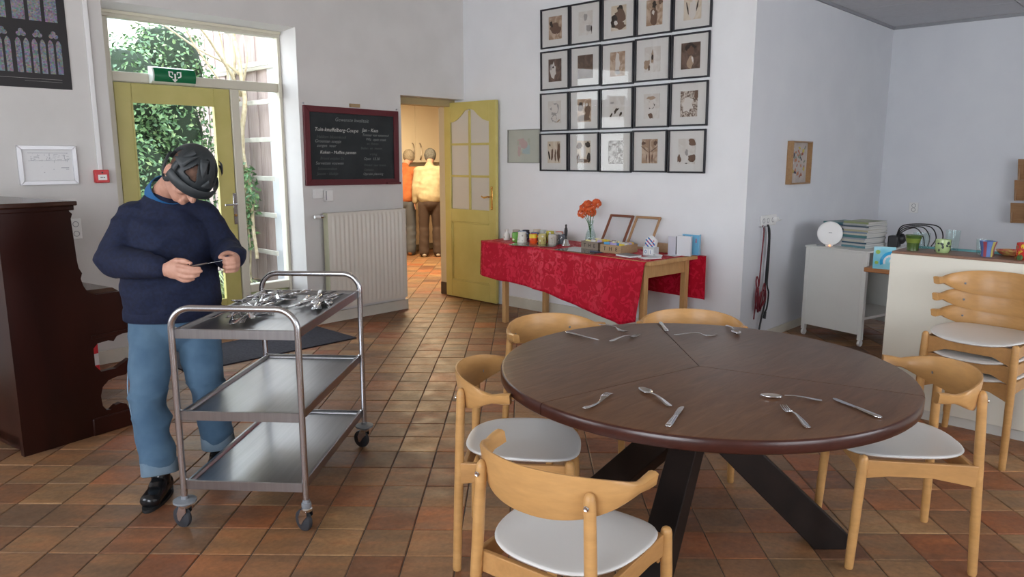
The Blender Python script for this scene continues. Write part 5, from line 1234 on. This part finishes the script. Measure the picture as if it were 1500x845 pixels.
def heap(n, kinds, x0, x1, y0, y1, a0, a1, lab, grp, layers=6, pt=.10):
    for i in range(n):
        k = rc.choice(kinds); u = rc.random(); x = x0+(x1-x0)*rc.random(); y = y0+(y1-y0)*rc.random(); a = rc.uniform(a0, a1)+(pi if rc.random() < .35 else 0)
        z = zs+(i/n)*layers*.005
        p = TM4 @ V((x-.1*cos(a), y-.1*sin(a), 0)); q = TM4 @ V((x+.1*cos(a), y+.1*sin(a), 0))
        m_ = max(abs(x)+.1*abs(cos(a))-.43, 0)
        place(k, p, q, z, lab % k, grp.replace('knifes', 'knives') % k, roll=rc.uniform(-.15, .15), flip=rc.random() < .3, pitch=rc.uniform(-pt, pt*.3) if i > n*.3 else 0)
heap(24, ['fork', 'spoon', 'fork'], -.27, -.0, .0, .17, -.9, 1.0, '%s in the jumbled near heap of forks and spoons on the trolley', '%ss in the near heap on the trolley')
heap(26, ['fork', 'spoon', 'spoon'], .08, .34, .02, .18, -1.0, 1.0, '%s in the jumbled far heap of forks and spoons on the trolley', '%ss in the far heap on the trolley')
heap(26, ['knife'], .04, .34, -.20, -.07, -.30, .50, '%s in the row of knives along the trolley edge', '%ss in the row on the trolley', 4, .03)

# ------------------------------------------------------------ people
def frame_of(p, q, s):
    d = (V(q)-V(p)); L = d.length; d = d/L if L > 1e-6 else V((0, 0, 1))
    s = V(s); s = s-d*s.dot(d)
    if s.length < 1e-4: s = d.orthogonal()
    s.normalize(); return d, s, d.cross(s), L
def ecap(mb, p, A, q, Bq, s=(1, 0, 0), n=20):
    """tapered capsule with elliptical section: A, Bq = (radius along s, radius across)"""
    A = (A, A) if not isinstance(A, tuple) else A; Bq = (Bq, Bq) if not isinstance(Bq, tuple) else Bq
    d, s, t, L = frame_of(p, q, s); rs = []
    for i in range(6):
        a = pi/2*(i+.15)/6; k = sin(a); m = min(A); rs.append((V(p)-d*m*cos(a), A[0]*k, A[1]*k))
    rs.append((V(p), *A)); rs.append((V(q), *Bq))
    for i in reversed(range(6)):
        a = pi/2*(i+.15)/6; k = sin(a); m = min(Bq); rs.append((V(q)+d*m*cos(a), Bq[0]*k, Bq[1]*k))
    mb.rings([[c+s*ra*cos(2*pi*j/n)+t*rb*sin(2*pi*j/n) for j in range(n)] for c, ra, rb in rs]); return mb
def ell(mb, c, ax, n=20):
    """ellipsoid with three axis vectors"""
    c = V(c); rs = []
    for i in range(13):
        a = -pi/2+.06+(pi-.12)*i/12
        rs.append([c+ax[0]*cos(a)*cos(2*pi*j/n)+ax[1]*cos(a)*sin(2*pi*j/n)+ax[2]*sin(a) for j in range(n)])
    return mb.rings(rs)
def remesh(mb, vox, sm=6, f=.5):
    me = D.meshes.new('tmp'); me.from_pydata(mb.v, [], mb.f)
    bm = bmesh.new(); bm.from_mesh(me); bmesh.ops.recalc_face_normals(bm, faces=bm.faces); bm.to_mesh(me); bm.free()
    o = D.objects.new('tmp', me); COL.objects.link(o)
    r = o.modifiers.new('r', 'REMESH'); r.mode = 'VOXEL'; r.voxel_size = vox
    if sm: s = o.modifiers.new('s', 'SMOOTH'); s.factor = f; s.iterations = sm
    dg = bpy.context.evaluated_depsgraph_get(); out = D.meshes.new_from_object(o.evaluated_get(dg)); D.objects.remove(o)
    return out
def fold(me, amp, fn, seed=0):
    me.update(); n = [v.normal.copy() for v in me.vertices]
    for v, nn in zip(me.vertices, n): v.co = v.co+nn*amp*fn(v.co)
def finish(name, me, m, parent=None):
    me.name = name; me.materials.clear(); me.materials.append(m); me.shade_smooth(); return link(name, me, parent)
def scene_frame(O, yaw):
    """local r (right as seen), t (towards the viewer side), z -> world"""
    O = V(O); Rv = V((sin(yaw), -cos(yaw), 0)); Tv = V((-cos(yaw), -sin(yaw), 0))
    return lambda r, t, z: O+Rv*r+Tv*t+V((0, 0, z)), (lambda r, t, z: Rv*r+Tv*t+V((0, 0, z)))
SKIN = noisy('skin', (.46, .235, .165), (.53, .29, .21), 30, .5, kind='Position', detail=2)
P, Dv = scene_frame((1.45, 3.35, 0), TH)
# head frame
Sh = Dv(-.55, .80, .20).normalized(); Fh = Dv(.48, .46, -.78); Fh = (Fh-Sh*Fh.dot(Sh)).normalized(); Uh = Sh.cross(Fh)
if Uh.z < 0: Uh = -Uh
HC = P(-.056, -.090, 1.482)
def H(f, s, u): return HC+(Fh*f+Sh*s+Uh*u)*1.10
body = MB()
ell(body, H(0, 0, .012), (Fh*.097, Sh*.076, Uh*.100)); ell(body, H(.030, 0, -.045), (Fh*.062, Sh*.060, Uh*.070))
ecap(body, H(.045, 0, -.10), (.026, .030), H(.070, 0, -.098), (.020, .022), Sh)          # chin
ecap(body, H(.0, .045, -.075), .028, H(.05, .018, -.102), .024, Sh); ecap(body, H(.0, -.045, -.075), .028, H(.05, -.018, -.102), .024, Sh)   # jaw
ecap(body, H(.088, 0, -.002), .009, H(.112, 0, -.042), .0145, Sh); ell(body, H(.100, 0, -.046), (Fh*.018, Sh*.019, Uh*.010))                 # nose
ecap(body, H(.083, .030, .010), .011, H(.088, .010, .012), .010, Sh); ecap(body, H(.083, -.030, .010), .011, H(.088, -.010, .012), .010, Sh)   # brow
ecap(body, H(.072, .035, -.035), .018, H(.060, .042, -.05), .018, Sh); ecap(body, H(.072, -.035, -.035), .018, H(.060, -.042, -.05), .018, Sh) # cheeks
ecap(body, H(.086, .018, -.070), .0065, H(.086, -.018, -.070), .0065, Uh); ecap(body, H(.082, .014, -.080), .007, H(.082, -.014, -.080), .007, Uh)  # lips
for s in (-1, 1):   # ears
    for i in range(7):
        a0 = RAD(-70+40*i); a1 = RAD(-70+40*(i+1)) if i < 6 else a0
        if i < 6: ecap(body, H(-.010-.017*cos(a0), s*.086, -.016+.027*sin(a0)), .0072, H(-.010-.017*cos(a1), s*.086, -.016+.027*sin(a1)), .0072, Uh)
    ell(body, H(-.008, s*.080, -.02), (Fh*.016, Sh*.008, Uh*.024))
NB = P(-.235, -.225, 1.385)
ecap(body, NB, (.066, .062), H(-.035, 0, -.055), (.055, .055), Sh)
AX = Dv(.94, -.33, 0)
ecap(body, P(-.26, -.25, 1.0), (.15, .10), P(-.25, -.24, 1.26), (.12, .075), AX); ecap(body, P(-.26, -.26, .82), (.16, .11), P(-.26, -.25, 1.0), (.15, .10), AX)
shR, elR, wrR = P(-.385, -.215, 1.275), P(-.465, -.115, 1.075), P(-.150, .048, 1.053)
shL, elL, wrL = P(-.120, -.325, 1.265), P(-.020, -.355, 1.085), P(.118, -.115, 1.083)
for a, b, c in ((shR, elR, wrR), (shL, elL, wrL)):
    ecap(body, P(-.25, -.24, 1.27), .055, a+V((0, 0, -.02)), .045); ecap(body, a, .052, b, .042); ecap(body, b, .040, c, .026)
hR, kR, aR = P(-.345, -.215, .80), P(-.325, -.065, .44), P(-.205, .125, .10)
hL, kL, aL = P(-.175, -.295, .80), P(-.105, -.215, .42), P(-.075, -.235, .10)
for h, k, a in ((hR, kR, aR), (hL, kL, aL)): ecap(body, h, .085, k, .055); ecap(body, k, .055, a, .038); 
def finger(pts, rad):
    for i in range(len(pts)-1): ecap(body, pts[i], rad[i], pts[i+1], rad[i+1], n=12)
# right hand (seen on the left)
ecap(body, wrR, (.030, .020), P(-.115, .066, 1.055), (.034, .018), (0, 0, 1)); ecap(body, P(-.115, .066, 1.055), (.038, .017), P(-.062, .090, 1.052), (.040, .015), (0, 0, 1))
finger([P(-.062, .096, 1.080), P(-.020, .116, 1.078), P(.014, .121, 1.071), P(.040, .112, 1.070)], [.0105, .0098, .0088, .0076])
finger([P(-.058, .098, 1.059), P(-.012, .122, 1.054), P(.024, .125, 1.052), P(.048, .112, 1.056)], [.0108, .010, .009, .0078])
finger([P(-.062, .094, 1.038), P(-.022, .119, 1.031), P(.010, .123, 1.031), P(.034, .110, 1.038)], [.0105, .0096, .0088, .0076])
finger([P(-.070, .086, 1.020), P(-.038, .106, 1.011), P(-.012, .112, 1.012), P(.008, .103, 1.019)], [.0095, .0085, .0078, .0068])
finger([P(-.118, .060, 1.078), P(-.078, .070, 1.100), P(-.036, .088, 1.101), P(-.002, .098, 1.090)], [.015, .0125, .0108, .009])
# left hand : a fist round the end of the knife
ecap(body, wrL, (.028, .021), P(.140, -.060, 1.078), (.036, .019), (0, 0, 1)); ecap(body, P(.140, -.060, 1.078), (.038, .019), P(.158, -.020, 1.074), (.038, .016), (0, 0, 1))
for i, z in enumerate((1.106, 1.085, 1.064, 1.044)):
    k = [0, .004, .002, -.004][i]
    finger([P(.162+k, -.018, z), P(.160+k, .020+k, z-.002), P(.132+k, .034+k, z-.004), P(.112, .014, z-.003)], [.0108, .0102, .0096, .0084] if i < 3 else [.0095, .0088, .008, .007])
finger([P(.135, -.062, 1.105), P(.118, -.028, 1.121), P(.104, .000, 1.117), P(.098, .022, 1.106)], [.0145, .012, .0108, .009])
man = finish('person', remesh(body, .0048, 4), SKIN)
tag(man, 'person in navy sweater, blue jeans and dark padded helmet polishing a knife at the trolley', 'person')
# jumper
NAVY = noisy('navy_knit', (.003, .006, .024), (.006, .012, .042), 60, .85, kind='Position', bump=.25, bd=.002)
jm = MB()
ecap(jm, P(-.262, -.255, .86), (.222, .158), P(-.262, -.25, 1.02), (.218, .156), AX, 32); ecap(jm, P(-.262, -.25, 1.02), (.218, .156), P(-.262, -.245, 1.18), (.200, .145), AX, 32)
ecap(jm, P(-.262, -.245, 1.18), (.192, .140), P(-.250, -.24, 1.32), (.120, .090), AX, 32); ecap(jm, P(-.25, -.24, 1.31), .085, P(-.238, -.228, 1.340), .080, AX)
for a, b, c, k in ((shR, elR, wrR, 0), (shL, elL, wrL, 1)):
    ecap(jm, P(-.25, -.24, 1.30), .088, a, .076); ecap(jm, a, .080, b, (.074, .074)); m_ = b.lerp(c, .5); ecap(jm, b, .075, m_, .066); e_ = b.lerp(c, .90); ecap(jm, m_, .068, e_, .048); ecap(jm, b.lerp(c, .78), .050, b.lerp(c, .93), .045)
jme = remesh(jm, .008, 7)
def wr_(co):
    a = 1-abs(noise.noise(V((co.x*5, co.y*5, co.z*13))))*2.4; b = noise.noise(co*9+V((3, 1, 2)))
    c = 1-abs(noise.noise(V((co.x*9+4, co.y*9, co.z*7))))*2.2
    return a*.6+b*.5+c*.4
fold(jme, .0125, wr_); jo = finish('sweater', jme, NAVY, man)
# welt at the hem
hem = MB(); rs = []
for z, k in ((.768, .99), (.773, 1.01), (.815, 1.01), (.83, .99)):
    rs.append([P(-.262, -.255, z)+AX*(.226*k*cos(2*pi*i/40))+AX.cross(V((0, 0, 1)))*(.160*k*sin(2*pi*i/40)) for i in range(40)])
hem.rings(rs).build('hem_band', NAVY, jo, 60)
# shirt collar
col_ = mat('blue_shirt', (.01, .10, .27), .6); nd = (H(-.035, 0, -.055)-NB).normalized()
cm = MB(); rs = []; e1 = Sh-nd*Sh.dot(nd); e1.normalize(); e2 = nd.cross(e1)
for kk, (dz, r_) in enumerate(((-.03, .086), (.012, .086), (.036, .083), (.036, .079), (.0, .078))):
    rs.append([NB+nd*(dz-.014*cos(2*pi*i/36+.6))+(e1*cos(2*pi*i/36)+e2*sin(2*pi*i/36))*r_ for i in range(36)])
cm.rings(rs, caps=False).build('shirt_collar', col_, man, 60)
# jeans
JEAN = noisy('blue_denim', (.050, .105, .175), (.095, .17, .25), 5, .85, kind='Position', bump=.08, detail=6)
jn = MB(); ecap(jn, P(-.262, -.255, .83), (.20, .14), P(-.262, -.255, .74), (.20, .142), AX, 28)
for h, k, a, m_ in ((hR, kR, aR, 0), (hL, kL, aL, 1)):
    ecap(jn, h+V((0, 0, -.05)), (.112, .115), k, (.083, .085), AX); b = k.lerp(a, .9); ecap(jn, k, (.083, .086), b+V((0, 0, .03)), (.068, .074), AX)
jne = remesh(jn, .008, 6)
def wj(co): return (1-abs(noise.noise(V((co.x*6, co.y*6, co.z*9))))*2.3)*.7*(1.6 if co.z < .45 else .6)+noise.noise(co*12)*.35
fold(jne, .012, wj); je = finish('jeans', jne, JEAN, man)
CUFF = noisy('turned_up_denim', (.13, .20, .27), (.20, .28, .35), 8, .9, kind='Position')
for k, a in ((kR, aR), (kL, aL)):
    c0 = k.lerp(a, .90)+V((0, 0, .0)); d = (a-k).normalized(); d = (d+V((0, 0, -1.2))).normalized(); s1 = d.orthogonal().normalized(); s2 = d.cross(s1)
    MB().rings([[c0+d*z+(s1*cos(2*pi*i/28)+s2*sin(2*pi*i/28))*r_*(1+.04*sin(3*2*pi*i/28)) for i in range(28)] for z, r_ in ((-.035, .070), (-.032, .080), (.028, .081), (.032, .077), (.030, .066))]).build('turn_up', CUFF, je, 60)
SM_ = D.objects.new
sew = MB(); q0 = [hR+Dv(-.112, .0, -.03), hR.lerp(kR, .5)+Dv(-.092, .03, -.03), kR+Dv(-.082, .03, 0), kR.lerp(aR, .5)+Dv(-.07, .03, 0), aR+Dv(-.062, .02, .06)]
sew.tube(bez(q0, 6), .0035, 6).build('side_seam', mat('seam_pale', (.22, .32, .42), .8), je)
# shoes
LEA = mat('black_leather', (.008, .008, .009), .22)
for a, to in ((aR, Dv(.01, .15, 0)), (aL, Dv(.03, .14, 0))):
    sh = MB(); b = V((a.x, a.y, 0)); ecap(sh, b+to*-.25+V((0, 0, .050)), (.040, .045), b+to*.25+V((0, 0, .055)), (.044, .050), to.cross(V((0, 0, 1)))); ecap(sh, b+to*.25+V((0, 0, .045)), (.044, .042), b+to*.85+V((0, 0, .038)), (.046, .034), to.cross(V((0, 0, 1))))
    ecap(sh, a+V((0, 0, -.045)), .040, a+V((0, 0, .005)), .042)
    me = remesh(sh, .006, 4)
    for v in me.vertices: v.co.z = max(v.co.z, .014)
    so = finish('shoe', me, LEA, man)
    sl = MB(); cc = b+to*.30; n_ = to.normalized(); s_ = n_.cross(V((0, 0, 1))); rs = []
    for z in (0.001, .016): rs.append([V((cc.x, cc.y, z))+n_*(to.length*.55+.045)*cos(2*pi*i/32)*1.08+s_*.046*sin(2*pi*i/32) for i in range(32)])
    sl.rings(rs).build('sole', mat('sole_black', (.012, .012, .012), .7), so)
# hair and helmet
hm = MB(); 
def hs(az, el, k): return H(k[0]*cos(el)*cos(az), k[1]*cos(el)*sin(az), .012+k[2]*sin(el))
rs = []
for i in range(14):
    el = RAD(-8+97*i/13); rs.append([hs(2*pi*j/36, el+(RAD(30) if cos(2*pi*j/36) > .5 and i == 0 else 0)-(RAD(28)*(cos(2*pi*j/36) < -.2)*(1-i/13)), (.101, .080, .104)) for j in range(36)])
hm.rings(rs).build('hair', noisy('brown_hair', (.07, .035, .022), (.14, .07, .045), 50, .7, kind='Position'), man, 180)
FOAM = noisy('helmet_foam', (.022, .028, .032), (.032, .038, .042), 30, .5, kind='Position')
KH = (.116, .094, .118)
def inside_tri(p, tri):
    s = [((tri[(i+1) % 3][0]-tri[i][0])*(p[1]-tri[i][1])-(tri[(i+1) % 3][1]-tri[i][1])*(p[0]-tri[i][0])) for i in range(3)]
    return all(v > 0 for v in s) or all(v < 0 for v in s)
# holes given in azimuth (0 = brow, 90 = the right temple) and elevation
holes = [((22, 18), (62, 20), (45, 56)), ((-22, 18), (-62, 20), (-45, 56)), ((100, 8), (142, 8), (120, 44)), ((-100, 8), (-142, 8), (-120, 44)), ((-12, 74), (12, 74), (0, 40))]
bm = bmesh.new(); NA, NE = 120, 44; vs = {}
for i in range(NA):
    for j in range(NE+1):
        el = -6+95.5*j/NE; az = 360*i/NA-180
        vs[i, j] = bm.verts.new(hs(RAD(az), RAD(el), KH))
for i in range(NA):
    for j in range(NE):
        el = -6+95.5*(j+.5)/NE; az = 360*(i+.5)/NA-180
        if any(inside_tri((az, el), t) for t in holes): continue
        if 80 < abs(az) < 128 and el < 26-abs(abs(az)-104)*.35: continue
        bm.faces.new((vs[i, j], vs[(i+1) % NA, j], vs[(i+1) % NA, j+1], vs[i, j+1]))
top_ = bm.faces.new([vs[i, NE] for i in range(NA)])
loose = [v for v in bm.verts if not v.link_faces]; bmesh.ops.delete(bm, geom=loose, context='VERTS')
bmesh.ops.smooth_vert(bm, verts=[v for v in bm.verts if v.is_boundary], factor=.5, use_axis_x=True, use_axis_y=True, use_axis_z=True)
me = D.meshes.new('helmet'); bm.to_mesh(me); bm.free(); me.materials.append(FOAM); me.shade_smooth()
he = link('helmet', me, man); so_ = he.modifiers.new('thick', 'SOLIDIFY'); so_.thickness = .016; so_.offset = 1; bv = he.modifiers.new('b', 'BEVEL'); bv.width = .004; bv.segments = 2; bv.limit_method = 'ANGLE'; bv.angle_limit = RAD(50)
def pad(poly, k=1.13, nm='crown_pad'):
    """raised triangular pad on the shell"""
    c = V((sum(p[0] for p in poly)/3, sum(p[1] for p in poly)/3)); bm_ = MB(); n = 10; idx = {}
    vv = []; ff = []
    for i in range(n+1):
        for j in range(n+1-i):
            a, b = i/n, j/n; d_ = 1-a-b; az = poly[0][0]*a+poly[1][0]*b+poly[2][0]*d_; el = poly[0][1]*a+poly[1][1]*b+poly[2][1]*d_
            e = min(a, b, d_)*3; kk = 1+(k-1)*min(1, max(e, 0)*4)**.5; idx[i, j] = len(vv); vv.append(hs(RAD(az), RAD(el), tuple(x*kk+.016 for x in KH)) if True else None)
    for i in range(n):
        for j in range(n-i):
            ff.append((idx[i, j], idx[i+1, j], idx[i, j+1]))
            if j < n-i-1: ff.append((idx[i+1, j], idx[i+1, j+1], idx[i, j+1]))
    bm_.add(vv, ff).build(nm, FOAM, he, 180)
for t in (((66, 24), (98, 22), (60, 66)), ((-14, 18), (14, 18), (0, 36)), ((50, 62), (14, 30), (12, 68)), ((-66, 24), (-98, 22), (-60, 66))): pad(t, 1.045)
# brim band, side straps and chin strap under the ear
def strap(pts, w, nm, th=.007):
    Pp = bez(pts, 5); rs = []
    for i in range(len(Pp)):
        d = (Pp[min(i+1, len(Pp)-1)]-Pp[max(i-1, 0)]).normalized(); nn = (Pp[i]-HC).normalized(); s_ = d.cross(nn).normalized(); nn = s_.cross(d)
        rs.append([Pp[i]+s_*w*c_+nn*th*q for c_, q in ((1, 0), (.85, .8), (0, 1.1), (-.85, .8), (-1, 0), (-.85, -.6), (.85, -.6))])
    MB().rings(rs).build(nm, FOAM, he, 60)
br = []
for i in range(33):
    az = -80+160*i/32; br.append(hs(RAD(az), RAD(1-3*abs(az)/80), tuple(x+.014 for x in KH)))
strap(br, .024, 'brow_band', .006)
for s in (-1, 1):
    if s > 0: strap([hs(RAD(s*74), RAD(-3), KH), hs(RAD(s*80), RAD(14), tuple(x+.008 for x in KH)), hs(RAD(s*84), RAD(36), tuple(x+.008 for x in KH)), hs(RAD(s*86), RAD(62), tuple(x+.010 for x in KH))], .015, 'temple_strap', .007)
    if s > 0: strap([H(.030, s*.088, -.008), H(.014, s*.083, -.045), H(-.012, s*.080, -.062), H(-.042, s*.080, -.045), H(-.060, s*.084, .0), H(-.062, s*.086, .03)], .012, 'ear_strap', .007)
for s in (-1, 1):
    ey = MB(); ell(ey, H(.086, s*.030, -.006), (Fh*.008, Sh*.013, Uh*.003)); ey.build('eyebrow', mat('brow_hair', (.06, .035, .025), .8), man)
    ey = MB(); ell(ey, H(.083, s*.030, -.026), (Fh*.006, Sh*.012, Uh*.0028)); ey.build('eyelashes', mat('lash_dark', (.03, .02, .016), .8), man)
# the knife he is holding
kp, kq = P(-.035, .110, 1.066), P(.138, .000, 1.092); dd = (kq-kp).normalized()
ko = D.objects.new('table_knife', CM['knife']); COL.objects.link(ko); ko.rotation_euler = dd.to_track_quat('X', 'Z').to_euler(); ko.location = kp
tag(ko, 'table knife held between the two hands of the helmeted person', 'knife')

# cooks in the kitchen
def cook(O, yaw, s, top, trou, shoe, hairc, lab, bend, arm):
    Q, DQ = scene_frame(O, yaw)
    b = MB(); hd = Q(.02, -.16-bend*.1, 1.53*s)
    ell(b, hd, (DQ(.078, 0, 0), DQ(0, .095, 0), DQ(0, -.02, .115))); ecap(b, Q(0, -.08, 1.38*s), .055, hd, .05)
    ecap(b, Q(0, .0, .95*s), (.14, .09), Q(0, -.06, 1.3*s), (.13, .08), DQ(1, 0, 0))
    hands = []
    for sg in (-1, 1):
        sh = Q(sg*.17, -.06, 1.31*s); el = Q(sg*.22, -.02, 1.06*s) if not (arm and sg == 1) else Q(sg*.24, -.14, 1.06*s)
        wr = Q(sg*.235, -.06, .86*s) if not (arm and sg == 1) else Q(sg*.20, -.40, .98*s)
        ecap(b, Q(0, -.06, 1.3*s), .05, sh, .05); ecap(b, sh, .04, el, .035); ecap(b, el, .033, wr, .026); hands.append((sh, el, wr)); d = (wr-el).normalized()
        ecap(b, wr, (.028, .018), wr+d*.08, (.030, .014), DQ(0, 1, 0))
        for i in range(4): f0 = wr+d*.075+DQ(0, -.024+.016*i, 0); ecap(b, f0, .009, f0+d*.065+DQ(-.012*sg, 0, 0), .007, n=8)
        ecap(b, wr+d*.02+DQ(0, -.02, 0), .011, wr+d*.07+DQ(-.01*sg, -.045, 0), .008, n=8)
    legs = []
    for sg in (-1, 1):
        h, k, a = Q(sg*.095, .0, .86*s), Q(sg*.105, -.03, .47*s), Q(sg*.11, .02, .09); legs.append((h, k, a)); ecap(b, h, .08, k, .05); ecap(b, k, .05, a, .035)
    ell(b, hd+DQ(0, -.09, -.03), (DQ(.014, 0, 0), DQ(0, .02, 0), DQ(0, 0, .02)))
    for sg in (-1, 1): ell(b, hd+DQ(sg*.078, 0, -.02), (DQ(.008, 0, 0), DQ(0, .018, 0), DQ(0, 0, .03)))
    pe = finish('person', remesh(b, .009, 4), SKIN); tag(pe, lab, 'person')
    c = MB(); ecap(c, Q(0, .02, .93*s), (.20, .145), Q(0, -.01, 1.12*s), (.185, .14), DQ(1, 0, 0)); ecap(c, Q(0, -.01, 1.12*s), (.185, .14), Q(0, -.06, 1.31*s), (.15, .10), DQ(1, 0, 0))
    ecap(c, Q(0, -.06, 1.33*s), .08, Q(0, -.085, 1.39*s), .065)
    for sh, el, wr in hands: ecap(c, Q(0, -.06, 1.31*s), .085, sh, .078); ecap(c, sh, .075, el, .062); ecap(c, el, .062, wr, .045)
    me = remesh(c, .012, 6); fold(me, .008, wr_); finish('cardigan', me, top, pe)
    j = MB(); ecap(j, Q(0, .015, .93*s), (.165, .135), Q(0, .015, .84*s), (.165, .135), DQ(1, 0, 0))
    for h, k, a in legs: ecap(j, h+V((0, 0, -.05)), (.098, .11), k, (.080, .085), DQ(1, 0, 0)); ecap(j, k, (.080, .085), a+V((0, 0, -.015)), (.075, .080), DQ(1, 0, 0))
    me = remesh(j, .012, 5); fold(me, .006, wj); finish('trousers', me, trou, pe)
    for h, k, a in legs:
        sh = MB(); g = V((a.x, a.y, 0)); to = DQ(0, -1, 0); ecap(sh, g-to*.04+V((0, 0, .045)), .042, g+to*.14+V((0, 0, .038)), (.045, .034), DQ(1, 0, 0)); me = remesh(sh, .01, 3)
        for v in me.vertices: v.co.z = max(v.co.z, .001)
        finish('shoe', me, shoe, pe)
    hr = MB(); ell(hr, hd+DQ(0, .018, .022), (DQ(.094, 0, 0), DQ(0, .098, 0), DQ(0, 0, .112))); me = remesh(hr, .010, 3); fold(me, .005, lambda co: noise.noise(co*28)); finish('hair', me, hairc, pe)
    return pe
cook((7.63, 9.05, 0), RAD(52), 1.03, noisy('beige_cardigan', (.33, .27, .17), (.40, .33, .21), 14, .9, kind='Position'), mat('brown_trousers', (.06, .038, .030), .8), mat('pale_shoe', (.55, .52, .48), .6),
     noisy('grey_hair', (.07, .068, .062), (.14, .135, .125), 60, .8, kind='Position'), 'person in beige cardigan and brown trousers seen from behind in the kitchen', .6, False)
cook((7.46, 9.50, 0), RAD(30), 1.02, noisy('orange_sweater', (.30, .08, .025), (.36, .11, .035), 14, .9, kind='Position'), mat('grey_trousers', (.08, .085, .10), .8), mat('brown_shoe', (.25, .09, .03), .5),
     noisy('sandy_hair', (.17, .14, .10), (.26, .22, .17), 60, .8, kind='Position'), 'person in orange sweater and brown shoes, half hidden behind the kitchen wall', .6, True)
